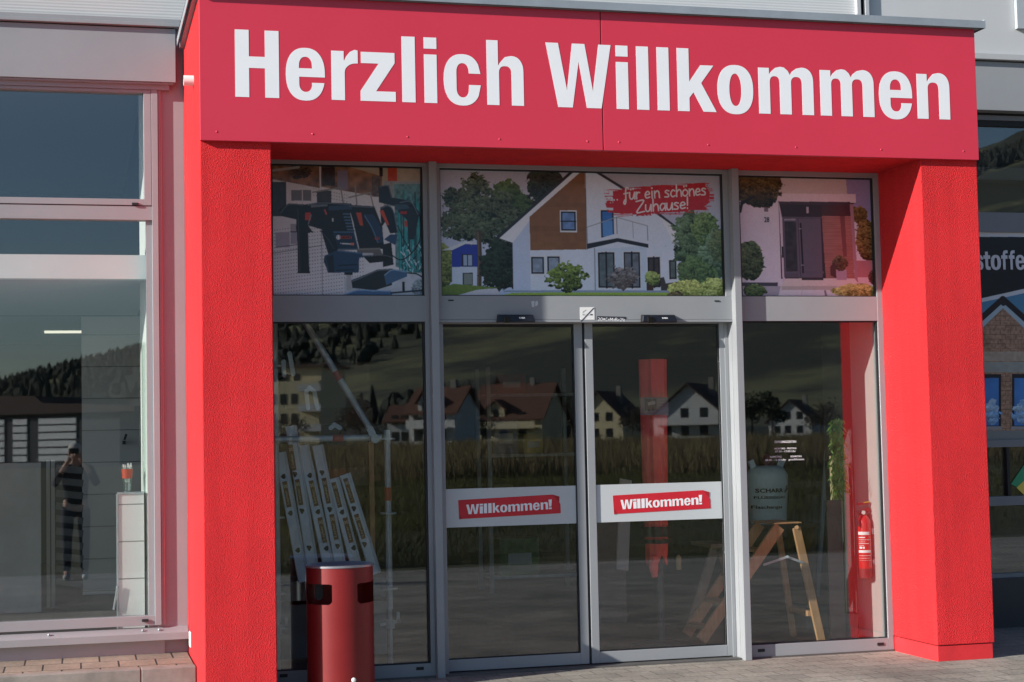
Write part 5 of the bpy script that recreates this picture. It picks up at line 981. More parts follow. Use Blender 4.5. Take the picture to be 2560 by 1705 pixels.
q = P4(665, 1015, YL); mb = MB(); mb.box(q.x-0.012, q.x+0.03, YL+0.013, YFAR+0.01, q.z-0.02, q.z+0.02); mb.build('cross_rail', M['wood'], sl_)
mb = MB(); mb.bar(P4(285, 622, YL-0.02), P4(480, 556, YL-0.02), 0.016, 0.004); mb.bar(P4(480, 556, YL-0.026), P4(612, 606, YL-0.026), 0.016, 0.004); mb.cyl(P4(480, 556, YL-0.034), P4(480, 556, YL-0.016), 0.01); mb.build('spreader', M['steel'], sl_)

YG = 2.1; Z3 = lambda x, y, Y=YG: at(1820+x/3.409, 780+y/3.409, Y)
ga, gc = Z3(168, 1500), Z3(508, 1500); gx = (ga.x+gc.x)/2-0.005; gr = (gc.x-ga.x)/2; zt_ = Z3(340, 1310).z; zb_ = Z3(340, 1800).z
gb = empty('gas_bottle', (gx, YG, zb_), 'grey gas bottle with red cap and dark writing behind the right pane', 'gas bottle')
m_gas = mat('bottle_grey', (0.54, 0.64, 0.63), 0.45, vary=0.08)
mb = MB(); mb.lathe((gx, YG, 0), [(0.001, zb_), (gr*0.80, zb_), (gr*0.86, zb_+0.03), (gr*0.98, zt_-0.12), (gr*0.97, zt_-0.07), (gr*0.80, zt_-0.02), (gr*0.55, zt_), (0.001, zt_+0.004)], 40); mb.build('body', m_gas, gb, smooth=True)
for s_ in (-1, 1): mb = MB(); mb.bar((gx+s_*gr*0.62, YG, zt_-0.03), (gx+s_*gr*0.80, YG, zt_+0.045), 0.05, 0.02); mb.build('collar', m_gas, gb, bevel=0.004)
mb = MB(); mb.lathe((gx, YG, zt_), [(0.001, 0.09), (0.022, 0.088), (0.030, 0.06), (0.034, 0.0)], 20); mb.build('cap', mat('gas_cap', (0.16, 0.02, 0.025), 0.4), gb, smooth=True)
m_gasink = mat('gas_ink', (0.015, 0.02, 0.025), 0.5)
def round_text(body, x0, x1, y0, y1, bold):
    mb = MB(); a, c = Z3(x0, y1), Z3(x1, y0); tmp = MB(); put_text(tmp, text_mesh(body, 0.0005, bold), a.x, c.x, a.z, c.z, 0)
    mb.add([(v.x, YG-math.sqrt(max(1e-4, (gr*0.985)**2-(v.x-gx)**2))-0.004+v.y, v.z) for v in tmp.v], tmp.f); mb.build('lettering', m_gasink, gb)
round_text('SCHARR', 192, 398, 1497, 1538, 0.03); round_text('FLÜSSIGGAS', 186, 420, 1556, 1590, 0.02); round_text('Flaschengas', 176, 390, 1640, 1682, 0.015)
mb = MB(); mb.tube([(Z3(412,1535).x, YG-gr*0.93, Z3(412,1535).z), (Z3(432,1505).x, YG-gr*0.9, Z3(432,1505).z), (Z3(436,1470).x, YG-gr*0.9, Z3(436,1470).z)], [0.004, 0.008, 0.003])
mb.build('flame_mark', m_gasink, gb)
mb = MB(); mb.box(gx-0.30, gx+0.35, YG-0.2, YG+0.3, zb_-0.035, zb_-0.002); mb.box(gx-0.27, gx-0.23, YG-0.17, YG+0.27, 0.012, zb_-0.035); mb.box(gx+0.28, gx+0.32, YG-0.17, YG+0.27, 0.012, zb_-0.035); mb.build('display_table', mat('brown_table', (0.07, 0.04, 0.03), 0.5, vary=0.2), bevel=0.004, label='dark table carrying the grey gas bottle', cat='table')
m_frame = mat('pale_frame', (0.80, 0.81, 0.80), 0.5); lf_ = empty('picture_frame', at(2040, 1490, 2.6), 'tall pale empty frame leaning behind the step ladder', 'frame')
a, c = at(2077, 994, 2.75), at(2042, 1490, 2.45); mb = MB(); mb.bar(a, c, 0.035, 0.03); e = at(2130, 996, 2.75); mb.bar(a+Vector((0.0175, 0, -0.0175)), Vector((e.x+0.3, 2.75, e.z-0.0175)), 0.035, 0.03, up=(0, 1, 0)); f2 = Vector((e.x+0.3+c.x-a.x, 2.45, c.z)); mb.bar(Vector((e.x+0.3, 2.75, a.z)), f2, 0.035, 0.03); mb.build('rails', m_frame, lf_, bevel=0.003)
# bamboo
BY = 1.02
bp = empty('bamboo_plant', (at(2112, 1240, BY).x, BY, 0.012), 'leafy green bamboo plant in a dark pot, by the inner red edge', 'plant')
lm = mat('bamboo_leaf', (0.10, 0.19, 0.035), 0.5, col2=(0.22, 0.36, 0.08), vscale=9); mb = MB(); R = random.Random(4); bx = at(2097, 1150, BY).x
z0_, z1_ = at(2100, 1245, BY).z, at(2100, 1045, BY).z
for k in range(420):
    z = z0_+(z1_-z0_)*R.random()**0.8; p = Vector((bx+R.uniform(-0.035, 0.05)*(1.15-(z-z0_)/(z1_-z0_)*0.7), BY+R.uniform(-0.06, 0.10), z)); a = R.uniform(-1, 1); d = Vector((a*0.8, R.uniform(-0.5, 0.5), -0.9+0.5*R.random())).normalized(); L = R.uniform(0.035, 0.08); w = d.cross(Vector((R.uniform(-.4,.4), 1, R.uniform(-.3,.3)))).normalized()*0.007
    mb.add([p, p+d*L*0.4+w, p+d*L, p+d*L*0.4-w], [(0, 1, 2, 3)])
mb.build('leaves', lm, bp)
mb = MB()
for k in range(4): mb.cyl((bx+0.012*k, BY+0.03*(k % 2), 0.2), (bx+0.014*k-0.01, BY, z1_-0.05*k), 0.004, n=8)
mb.build('canes', mat('bamboo_cane', (0.25, 0.22, 0.08), 0.5), bp); mb = MB(); mb.lathe((bx+0.02, BY, 0.012), [(0.001, 0), (0.07, 0), (0.09, 0.22), (0.08, 0.22), (0.075, 0.2), (0.001, 0.2)], 24); mb.build('pot', M['room_dark'], bp, smooth=True)
q0, q1 = at(2079, 1200, 1.12), at(2094, 1200, 1.12); mb = MB(); mb.box(q0.x, q1.x, 1.11, 1.15, 0.012, at(2086, 1140, 1.12).z); mb.build('wooden_post', mat('weathered_wood', (0.36, 0.29, 0.16), 0.7, vary=0.35, vscale=8, stretch=(3, 3, 0.8)), bevel=0.003, label='weathered wooden post beside the bamboo plant', cat='post')
q0, q1 = at(2070, 1400, 0.93), at(2108, 1400, 0.93); mb = MB(); mb.box(q0.x, q1.x, 0.925, 0.945, 0.012, at(2086, 1250, 0.93).z); mb.build('dark_board', mat('dark_grey_board', (0.07, 0.075, 0.075), 0.7, vary=0.15), bevel=0.003, label='dark upright board standing before the bamboo plant', cat='board')
# white side wall inside and extinguisher
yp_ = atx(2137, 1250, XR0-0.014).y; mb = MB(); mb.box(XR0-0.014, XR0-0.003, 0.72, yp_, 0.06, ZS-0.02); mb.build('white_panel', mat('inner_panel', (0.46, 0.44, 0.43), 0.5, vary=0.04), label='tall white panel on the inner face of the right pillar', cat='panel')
YE = 0.86; ea, ec = at(2170, 1340, YE), at(2206, 1340, YE); ex = (ea.x+ec.x)/2-0.006; er = 0.050; ze0, ze1 = at(2190, 1442, YE).z, at(2190, 1292, YE).z
ex = XR0-0.014-er-0.012
fe = empty('fire_extinguisher', (ex, YE, ze0), 'red fire extinguisher with white label on the inner right wall', 'extinguisher')
m_ext = mat('extinguisher_red', (0.55, 0.02, 0.018), 0.2, coat=0.5)
zc_ = at(2190, 1419, YE).z
mb = MB(); mb.lathe((ex, YE, 0), [(er*0.98, zc_), (er, zc_+0.02), (er, ze1-0.05), (er*0.92, ze1-0.02), (er*0.6, ze1+0.005), (0.02, ze1+0.02)], 32); mb.build('cylinder', m_ext, fe, smooth=True)
mb = MB(); mb.lathe((ex, YE, 0), [(0.001, ze0), (er*0.98, ze0), (er*1.01, zc_), (0.001, zc_)], 32); mb.build('foot_ring', mat('dark_red_plastic', (0.16, 0.012, 0.014), 0.5), fe, smooth=True)
zt3 = at(2180, 1254, YE).z
mb = MB(); mb.cyl((ex, YE, ze1), (ex, YE, ze1+0.05), 0.02); mb.bar((ex-0.05, YE, ze1+0.03), (ex+0.05, YE, ze1+0.055), 0.03, 0.022); mb.bar((ex-0.045, YE, zt3-0.015), (ex+0.05, YE, zt3-0.008), 0.014, 0.022); mb.build('valve', mat('valve_dark_red', (0.18, 0.01, 0.014), 0.4), fe, bevel=0.003)
mb = MB(); mb.tube(smooth_pts([(ex-0.02, YE-0.02, ze1+0.04), (ex-0.07, YE-0.03, ze1+0.02), (ex-0.085, YE-0.03, ze1-0.06), (ex-0.08, YE-0.02, ze1-0.2)]) if False else [(ex-0.02, YE-0.02, ze1+0.04), (ex-0.055, YE-0.03, ze1+0.045), (ex-0.066, YE-0.03, ze1+0.0), (ex-0.064, YE-0.04, ze1-0.06)], 0.010); mb.build('hose', M['black'], fe, smooth=True)
mb = MB(); mb.cyl((ex-0.015, YE-0.022, ze1+0.035), (ex-0.015, YE-0.034, ze1+0.035), 0.014); mb.build('gauge', M['white'], fe)
mb = MB(); mb.bar((ex+0.0, YE-0.012, zt3-0.004), (ex+0.04, YE-0.012, zt3), 0.008, 0.006); mb.build('safety_pin', mat('yellow_pin', (0.6, 0.4, 0.03), 0.5), fe)
def wrap(z0, z1, a0, a1, n=14): return MB().lathe((ex, YE, 0), [(er+0.0012, z0), (er+0.0012, z1)], n, math.radians(a0), math.radians(a1))
mb = MB(); H = ze1-zc_
for f0, f1, a0, a1 in ((0.66, 0.72, 190, 290), (0.31, 0.36, 190, 300), (0.56, 0.568, 195, 300), (0.52, 0.526, 195, 250), (0.485, 0.495, 195, 280), (0.60, 0.62, 195, 250), (0.45, 0.457, 195, 240), (0.39, 0.43, 200, 225), (0.39, 0.43, 230, 245), (0.25, 0.256, 195, 300), (0.20, 0.206, 195, 280), (0.16, 0.163, 195, 300), (0.16, 0.56, 298, 300)): w = wrap(zc_+H*f0, zc_+H*f1, a0, a1); mb.add(w.v, w.f)
mb.build('label', M['letter'], fe)
mb = MB(); mb.box(ex+er-0.004, XR0-0.0145, YE-0.03, YE+0.03, ze1-0.12, ze1-0.08); mb.box(ex+er-0.004, XR0-0.0145, YE-0.03, YE+0.03, zc_+0.03, zc_+0.06); mb.build('wall_bracket', M['steel'], fe)
# sacks and garden stuff in the dim corner
mb = MB(); q = at(2110, 1400, 2.4); mb.sphere((q.x+0.02, 2.4, at(2110, 1385, 2.4).z-0.1), 0.13, 0.12, 0.24, 18, 12); mb.build('paper_sack', mat('cream_sack', (0.45, 0.44, 0.28), 0.8, vary=0.15), smooth=True, label='cream coloured sack standing upright behind the ladder', cat='sack')
mb = MB(); mb.box(at(2070, 1520, 1.9).x, XR0-0.07, 1.9, 2.2, 0.012, at(2085, 1512, 1.9).z); mb.build('storage_crate', mat('grey_green_crate', (0.14, 0.2, 0.18), 0.5, vary=0.15), bevel=0.006, label='low grey green crate by the inner right wall', cat='crate')
mb = MB(); a, c = at(2010, 1260, 2.9), at(2080, 1480, 2.9); mb.lathe(((a.x+c.x)/2, 2.9, 0.012), [(0.001, 0), (0.17, 0), (0.19, 0.3), (0.16, 0.85), (0.10, 1.0), (0.001, 1.02)], 24); mb.build('wrapped_roll', mat('grey_wrap', (0.11, 0.115, 0.125), 0.5, vary=0.1), smooth=True, label='tall grey wrapped roll behind the ladder and the leaning frame', cat='roll')

# a second trestle and goods in the dim hall
YT = 1.75; tr = empty('trestle', at(1740, 1585, YT), 'old pale trestle leaning behind the right door leaf, left of the ladder', 'trestle')
m_old = mat('weathered_trestle', (0.34, 0.26, 0.19), 0.7, vary=0.2, vscale=6, stretch=(3, 3, 0.6))
mb = MB(); mb.bar(at(1788, 1367, YT), at(1722, 1582, YT), 0.07, 0.03); mb.build('leg', m_old, tr, bevel=0.003)
mb = MB(); mb.bar(at(1800, 1367, YT), at(1862, 1570, YT), 0.07, 0.03); mb.build('leg', m_old, tr, bevel=0.003)
a, c = at(1774, 1370, YT), at(1830, 1358, YT); mb = MB(); mb.box(a.x, c.x, YT-0.03, YT+0.4, a.z, c.z); mb.build('beam', m_old, tr, bevel=0.003)
a, c = at(1690, 1424, YT), at(1703, 1391, YT); mb = MB(); mb.cyl(((a.x+c.x)/2, YT, a.z), ((a.x+c.x)/2, YT, c.z), 0.021); mb.cyl(((a.x+c.x)/2, YT, c.z), ((a.x+c.x)/2, YT, c.z+0.012), 0.012); mb.build('wooden_peg', mat('yellow_wood', (0.55, 0.42, 0.2), 0.6), smooth=True, label='short yellowish wooden peg beside the closed red parasol', cat='peg')
YB = 6.2; a, c = at(1215, 1420, YB), at(1435, 1420, YB); shf = empty('store_shelf', ((a.x+c.x)/2, YB, 0.012), 'dim metal store shelf with cartons behind the left door leaf', 'shelf')
for X in (a.x, c.x): mb = MB(); mb.box(X-0.02, X+0.02, YB-0.25, YB-0.21, 0.012, 2.25); mb.box(X-0.02, X+0.02, YB+0.21, YB+0.25, 0.012, 2.25); mb.build('upright', M['steel'], shf)
lv = (0.15, 0.75, 1.35, 1.95)
for z in lv: mb = MB(); mb.box(a.x+0.02, c.x-0.02, YB-0.25, YB+0.25, z, z+0.03); mb.build('shelf_board', M['steel'], shf)
for k, (lvl, x0, w, h, colr, nm) in enumerate(((1, 0.05, 0.20, 0.30, (0.45, 0.33, 0.2), 'brown'), (1, 0.30, 0.22, 0.22, (0.6, 0.6, 0.58), 'white'), (2, 0.06, 0.24, 0.34, (0.08, 0.14, 0.34), 'blue'), (2, 0.36, 0.2, 0.2, (0.6, 0.45, 0.06), 'yellow'), (0, 0.1, 0.4, 0.36, (0.07, 0.25, 0.1), 'green'), (3, 0.1, 0.3, 0.2, (0.35, 0.05, 0.04), 'red'))):
    z = lv[lvl]+0.031; mb = MB(); mb.box(a.x+x0, a.x+x0+w, YB-0.2, YB+0.12, z, z+h); o_ = mb.build('carton', mat(nm+'_carton', colr, 0.7, vary=0.1), bevel=0.004, label=nm+' carton on the dim store shelf behind the left door leaf', cat='carton', group='cartons on the store shelf')
    mb = MB(); mb.box(a.x+x0+w*0.2, a.x+x0+w*0.8, YB-0.203, YB-0.2005, z+h*0.3, z+h*0.6); mb.build('paper_label', M['white'], o_)

# ================================================================== out in the open, behind the photographer (mirrored in the panes)
YG0 = 0.66
m_cream = mat('cream_render', (0.62, 0.54, 0.34), 0.85, vary=0.05); m_whitehouse = mat('white_render', (0.58, 0.58, 0.56), 0.85, vary=0.04)
m_tile = mat('orange_roof_tiles', (0.115, 0.050, 0.030), 0.8, vary=0.2, vscale=0.8); m_tiled = mat('brown_roof_tiles', (0.06, 0.035, 0.028), 0.8, vary=0.2, vscale=0.8)
m_win = mat('dark_window', (0.02, 0.025, 0.03), 0.1); m_timber = mat('dark_timber', (0.07, 0.04, 0.025), 0.7)
def house(px, pyb, Yv, w, d, h, ridge, yaw, wall, roof, label, gable_front=False, dormer=False, balcony=False, Yg=YG0, storeys=2, name='house'):
    """front faces the shop before turning by yaw; px,pyb is where the foot shows in the glass"""
    o = mirrored(px, pyb, Yv, Yg); o.z = land(o.x, o.y)-0.3; e = empty(name, o, label, 'house', 'houses beyond the meadow')
    ca, sa = math.cos(yaw), math.sin(yaw)
    def X(x, y, z): return (o.x+x*ca-y*sa, o.y+x*sa+y*ca, o.z+z)
    def put(mb, name_, mtl, par=e):
        mb.v = [Vector(X(*v)) for v in mb.v]; return mb.build(name_, mtl, par)
    W, D = w/2, d/2; mb = MB()
    if gable_front: prof = [(-W, 0), (W, 0), (W, h), (0, h+ridge), (-W, h)]; mb.prism(prof, -D, D)
    else:
        mb.add([(-W,-D,0),(-W,D,0),(-W,D,h),(-W,0,h+ridge),(-W,-D,h),(W,-D,0),(W,D,0),(W,D,h),(W,0,h+ridge),(W,-D,h)], [(0,1,2,3,4),(9,8,7,6,5),(0,5,6,1),(1,6,7,2),(2,7,8,3),(3,8,9,4),(4,9,5,0)])
    wl = put(mb, 'wall', wall); mb = MB(); ov = 0.7; sl = ridge/(W if gable_front else D)
    if gable_front:
        for s in (-1, 1): mb.add([(0,-D-ov,h+ridge+0.05),(0,D+ov,h+ridge+0.05),(s*(W+ov),D+ov,h-sl*ov+0.05),(s*(W+ov),-D-ov,h-sl*ov+0.05),(0,-D-ov,h+ridge+0.35),(0,D+ov,h+ridge+0.35),(s*(W+ov),D+ov,h-sl*ov+0.3),(s*(W+ov),-D-ov,h-sl*ov+0.3)], [(0,1,2,3),(7,6,5,4),(1,5,6,2),(0,3,7,4),(3,2,6,7)])
    else:
        for s in (-1, 1): mb.add([(-W-ov,0,h+ridge+0.05),(W+ov,0,h+ridge+0.05),(W+ov,s*(D+ov),h-sl*ov+0.05),(-W-ov,s*(D+ov),h-sl*ov+0.05),(-W-ov,0,h+ridge+0.35),(W+ov,0,h+ridge+0.35),(W+ov,s*(D+ov),h-sl*ov+0.3),(-W-ov,s*(D+ov),h-sl*ov+0.3)], [(0,1,2,3),(7,6,5,4),(1,5,6,2),(0,3,7,4),(3,2,6,7)])
    rf = put(mb, 'roof', roof); mb = MB(); mb.box(W*0.35, W*0.35+0.8, -0.4, 0.4, h+ridge*0.6, h+ridge+1.2); put(mb, 'chimney', M['concrete'], rf)
    for s in range(storeys):
        for k in (-0.6, -0.1, 0.45):
            if s == storeys-1 and gable_front and abs(k) > 0.5: continue
            z = 1.0+s*2.7; mb = MB(); mb.box(k*W-0.55, k*W+0.55, D+0.01, D+0.06, z, z+1.3); mb.box(k*W-0.62, k*W+0.62, D+0.005, D+0.03, z-0.08, z+1.38); put(mb, 'window', m_win)
        for k in (-0.45, 0.35): mb = MB(); z = 1.0+s*2.7; mb.box(-W-0.06, -W-0.01, k*D-0.5, k*D+0.5, z, z+1.3); put(mb, 'window', m_win)
    if dormer:
        mb = MB(); mb.prism([(-W*0.55, h-0.8), (-W*0.05, h-0.8), (-W*0.05, h+1.2), (-W*0.30, h+2.3), (-W*0.55, h+1.2)], D*0.2, D+0.3); dm = put(mb, 'dormer', wall)
        mb = MB()
        for s in (-1, 1): c = -W*0.30; mb.add([(c, D*0.0, h+2.4), (c, D+0.8, h+2.4), (c+s*(W*0.33), D+0.8, h+0.9), (c+s*W*0.33, D*0.0, h+0.9), (c, D*0.0, h+2.65), (c, D+0.8, h+2.65), (c+s*W*0.33, D+0.8, h+1.15), (c+s*W*0.33, 0, h+1.15)], [(0,1,2,3),(7,6,5,4),(1,5,6,2),(0,3,7,4),(3,2,6,7)])
        put(mb, 'dormer_roof', roof, dm); mb = MB(); mb.box(-W*0.38, -W*0.22, D+0.31, D+0.36, h-0.1, h+1.1); put(mb, 'dormer_window', m_win, dm)
    if balcony:
        mb = MB(); mb.box(-W*0.9, W*0.9, D+0.05, D+1.5, 2.5, 2.65); mb.box(-W*0.9, W*0.9, D+1.42, D+1.5, 2.65, 3.6); put(mb, 'balcony', m_timber if balcony == 2 else wall)
    return e
house(1300, 1068, 240, 11.5, 10.0, 4.4, 4.8, math.radians(38), m_cream, m_tile, 'cream house with orange tiled roof and dormer, mirrored in the left door leaf', dormer=True, balcony=1)
house(1112, 1078, 200, 6.6, 7.0, 4.8, 2.8, math.radians(40), m_whitehouse, m_tile, 'white house with orange roof, mirrored at the left edge of the left door leaf', dormer=True, balcony=1)
house(1522, 1010, 260, 9.0, 10.0, 4.0, 4.4, math.radians(40), m_cream, m_tiled, 'pale yellow gabled house, mirrored left of the red parasol', gable_front=True)
house(1745, 1035, 230, 11.0, 10.0, 4.0, 4.6, math.radians(38), m_whitehouse, m_tiled, 'white gabled house with balconies, mirrored right of the red parasol', gable_front=True, balcony=1)
house(1990, 1035, 290, 8.5, 9.0, 3.4, 3.8, math.radians(40), m_whitehouse, m_tiled, 'small white gabled house, mirrored in the right pane', gable_front=True)
house(1035, 1062, 250, 6.5, 7.0, 4.2, 2.2, math.radians(30), m_whitehouse, m_tile, 'small white house with red upper floor, mirrored beside the left mullion')
# block of flats
o = mirrored(775, 1080, 220, YG0); o.z = land(o.x, o.y)-0.3; ab = empty('apartment_block', o, 'cream four storey block of flats with balconies, mirrored in the left pane', 'building')
ya = math.radians(30); ca, sa = math.cos(ya), math.sin(ya)
def put2(mb, n, m_, par=ab): mb.v = [Vector((o.x+v.x*ca-v.y*sa, o.y+v.x*sa+v.y*ca, o.z+v.z)) for v in mb.v]; return mb.build(n, m_, par)
mb = MB(); mb.box(-4.5, 3.4, -5, 5, 0, 9.4); mb.box(-2.2, 3.4, -5, 4, 9.4, 11.2); put2(mb, 'wall', m_cream)
mb = MB(); mb.box(-2.8, 4.0, -5.5, 4.6, 11.2, 11.6); put2(mb, 'roof', m_timber)
for s in range(4):
    for k in (-3.4, -1.8, -0.2):
        if s == 3 and k < -2: continue
        mb = MB(); mb.box(k-0.45, k+0.45, 5.01 if s < 3 else 4.01, 5.06 if s < 3 else 4.06, 0.9+s*2.7, 2.3+s*2.7); put2(mb, 'window', m_win)
    for k in (-2.4, 0.4, 2.8): mb = MB(); mb.box(-4.56, -4.51, k-0.5, k+0.5, 0.9+s*2.6, 2.2+s*2.6); put2(mb, 'window', m_win)
    if s < 3: mb = MB(); mb.box(0.9, 4.2, 5.02, 6.3, 2.5+s*2.7, 2.65+s*2.7); mb.box(0.9, 4.2, 6.2, 6.3, 2.65+s*2.7, 3.5+s*2.7); put2(mb, 'balcony', m_whitehouse)
# depot with white sectional gates, turned towards the sun, mirrored in the left shop window
Yg2 = 1.52; YAWD = math.radians(38)
base = mirrored(110, 1158, 150, Yg2); gz = base.z; dp = empty('depot_building', (base.x, base.y, gz-1.2), 'dark depot with white ribbed gates, mirrored in the left shop window', 'building')
dc, ds = math.cos(YAWD), math.sin(YAWD)
def along(px, py):
    """place on the depot front (a vertical plane through base) that shows at this pixel in the glass"""
    d = ray(px, py); d = Vector((d.x, -d.y, d.z)); o_ = Vector((CAM.x, 2*Yg2-CAM.y, CAM.z)); nrm = Vector((-ds, dc, 0)); k_ = (base-o_).dot(nrm)/d.dot(nrm); p_ = o_+d*k_; return ((p_.x-base.x)*dc+(p_.y-base.y)*ds, p_.z)
def put3(mb, n, m_): mb.v = [Vector((base.x+v.x*dc-v.y*ds, base.y+v.x*ds+v.y*dc, v.z)) for v in mb.v]; return mb.build(n, m_, dp)
uL, uR = along(-90, 1158)[0], along(300, 1158)[0]; zr_ = along(110, 1035)[1]; zr2 = along(110, 990)[1]
mb = MB(); mb.box(uL, uR, -12, 0, gz-1.6, zr_); put3(mb, 'wall', mat('dark_depot_wall', (0.05, 0.055, 0.06), 0.8))
um = along(95, 1000)[0]; um2 = along(115, 1000)[0]
mb = MB(); mb.prism([(uL-2, zr_), (uR+2, zr_), (uR+2, zr_+0.5), (um2, zr_+1.0), (um, zr2), (uL-2, zr2+0.4)], -13, 0.5); put3(mb, 'roof', m_tiled)
for p0, p1 in ((-45, 12), (34, 69), (98, 192)):
    u0, u1 = along(p0, 1100)[0], along(p1, 1100)[0]; z0, z1 = along(110, 1158)[1], along(110, 1046)[1]; mb = MB(); n = 6
    for k in range(n): mb.box(u0, u1, 0.02, 0.12, z0+(z1-z0)*k/n+0.16, z0+(z1-z0)*(k+1)/n)
    put3(mb, 'gate', mat('gate_white', (0.82, 0.83, 0.82), 0.5))

def leafy(name, c1, c2, sc):
    mt = mat(name, c1, 0.9, col2=c2, vscale=sc); t = mt.node_tree; p = next(n for n in t.nodes if n.type == 'BSDF_PRINCIPLED'); out = next(n for n in t.nodes if n.type == 'OUTPUT_MATERIAL')
    tl = N(t, 'ShaderNodeBsdfTranslucent'); mx = N(t, 'ShaderNodeMixShader'); mx.inputs[0].default_value = 0.5; t.links.new(p.inputs['Base Color'].links[0].from_socket, tl.inputs[0])
    t.links.new(p.outputs[0], mx.inputs[1]); t.links.new(tl.outputs[0], mx.inputs[2]); t.links.new(mx.outputs[0], out.inputs[0]); return mt
# reeds, rough grass and the dark verge at the edge of the yard
m_reed = leafy('dry_reed', (0.27, 0.21, 0.115), (0.18, 0.155, 0.08), 0.25); m_grass = leafy('rough_grass', (0.07, 0.075, 0.03), (0.19, 0.18, 0.07), 0.3)
def blades(name, mtl, n, y0, y1, hmin, hmax, lean, seed, wd):
    R = np.random.RandomState(seed); y = y0+(y1-y0)*R.rand(n)**1.3; D = 11-y; th = 0.075+0.60*R.rand(n); x = -0.72+D*np.tan(th)
    cl = 0.6+0.4*np.sin(x*0.7+np.sin(y*0.5)*2)*np.sin(y*0.43+1); h = (hmin+(hmax-hmin)*R.rand(n))*cl; a = R.rand(n)*6.283; L = lean*h*(R.rand(n)-0.5)*2; w = wd*(0.6+0.8*R.rand(n))*(D/25)
    z = np.array([land(float(p), float(q)) for p, q in zip(x, y)])-0.03
    cx_, sx_ = np.cos(a)*w, np.sin(a)*w; lx, ly = L*np.cos(a*1.7), L*np.sin(a*1.7)
    V = np.stack([np.stack([x-cx_, y-sx_, z], 1), np.stack([x+cx_, y+sx_, z], 1), np.stack([x+lx*0.4+cx_*0.7, y+ly*0.4+sx_*0.7, z+h*0.6], 1), np.stack([x+lx, y+ly, z+h], 1), np.stack([x+lx*0.4-cx_*0.7, y+ly*0.4-sx_*0.7, z+h*0.6], 1)], 1).reshape(-1, 3)
    i = np.arange(n)[:, None]*5; F = np.concatenate([i, i+1, i+2, i+3, i+4], 1)
    me = bpy.data.meshes.new(name); me.from_pydata(V.tolist(), [], F.tolist()); me.materials.append(mtl); o_ = bpy.data.objects.new(name, me); COL.objects.link(o_); o_['kind'] = 'stuff'
blades('reeds', m_reed, 70000, -42, -150, 0.5, 1.5, 0.45, 5, 0.010)
blades('grass', m_grass, 90000, -12.4, -60, 0.06, 0.34, 1.0, 6, 0.007)
# wooded slopes: far conifers that read as one mass
R = random.Random(12); fm = MB(); m_fir = mat('far_conifers', (0.018, 0.024, 0.018), 0.95, col2=(0.042, 0.047, 0.032), vscale=0.05); cnt = 0
while cnt < 7000:
    th = R.uniform(-0.16, 0.72); pick = R.random(); D = R.uniform(1560, 1790) if pick < 0.5 else R.uniform(650, 1560) if pick < 0.86 else R.uniform(400, 520)
    x = -0.72+D*math.sin(th); y = 11-D*math.cos(th)
    v = math.sin(x*0.009+1)+math.sin(y*0.008+x*0.003)+math.sin(x*0.004-y*0.006)
    if 600 < D < 1560 and v < 0.4: continue
    if D < 600 and math.sin(th*23+0.6) < 0.1: continue
    z = land(x, y)-1; h = R.uniform(8, 16) if D > 600 else R.uniform(5, 9); ph = R.random()*6
    rnd = R.random() < 0.35; r = h*(R.uniform(0.34, 0.5) if rnd else R.uniform(0.2, 0.32)); h = h*(0.75 if rnd else 1.0); n6 = 6
    prof_ = ((0.5, 0.05), (1.0, 0.35), (0.85, 0.7), (0.35, 0.93)) if rnd else ((1.0, 0.06), (0.8, 0.34), (0.5, 0.62), (0.2, 0.86)); vs = []
    for rf_, zf in prof_:
        for k in range(n6): rr_ = r*rf_*R.uniform(0.65, 1.25); vs.append((x+rr_*math.cos(ph+k*1.0472), y+rr_*math.sin(ph+k*1.0472), z+h*(zf+R.uniform(-0.06, 0.06))))
    vs.append((x, y, z+h)); L4 = 3*n6
    fm.add(vs, [(q_*n6+k, q_*n6+(k+1) % n6, (q_+1)*n6+(k+1) % n6, (q_+1)*n6+k) for q_ in range(3) for k in range(n6)]+[(L4+k, L4+(k+1) % n6, 4*n6) for k in range(n6)]); cnt += 1
o_ = fm.build('forest', m_fir, kind='structure'); o_['kind'] = 'stuff'
# bare trees and bushes among the houses
def bush_tree(p, h, w, name, label, trunk=True, mtl=None, n=700, seed=1):
    R = random.Random(seed); e = empty(name, p, label, 'tree', 'trees among the houses'); mb = MB(); cl = [(R.uniform(-.6,.6)*w, R.uniform(-.6,.6)*w, h*R.uniform(.4,.85), w*R.uniform(.3,.55)) for _ in range(9)]
    for k in range(n):
        c = cl[k % 9]; d = Vector((R.gauss(0, 1), R.gauss(0, 1), R.gauss(0, 1))).normalized()*c[3]*R.random()**0.4; q = Vector((c[0], c[1], c[2]))+d+Vector(p); s = h*0.035; u = Vector((R.gauss(0,1), R.gauss(0,1), R.gauss(0,1))).normalized(); v = u.orthogonal().normalized()
        mb.add([q-u*s, q+v*s*0.6, q+u*s, q-v*s*0.6], [(0, 1, 2, 3)])
    mb.build('crown', mtl, e); mb = MB(); mb.tube([p, Vector(p)+Vector((0.1, 0, h*0.4)), Vector(p)+Vector((0, 0.1, h*0.75))], [h*0.025, h*0.018, h*0.008])
    for k in range(5): c = cl[k]; mb.tube([Vector(p)+Vector((0.05, 0, h*(0.3+0.06*k))), Vector(p)+Vector((c[0]*0.5, c[1]*0.5, c[2]*0.85)), Vector(p)+Vector(c[:3])], [h*0.012, h*0.008, h*0.003])
    mb.build('trunk', m_timber, e)
m_dark = mat('winter_twigs', (0.035, 0.028, 0.02), 0.9, vary=0.3, vscale=2); m_ever = mat('evergreen_leaves', (0.018, 0.028, 0.012), 0.9, vary=0.4, vscale=2)
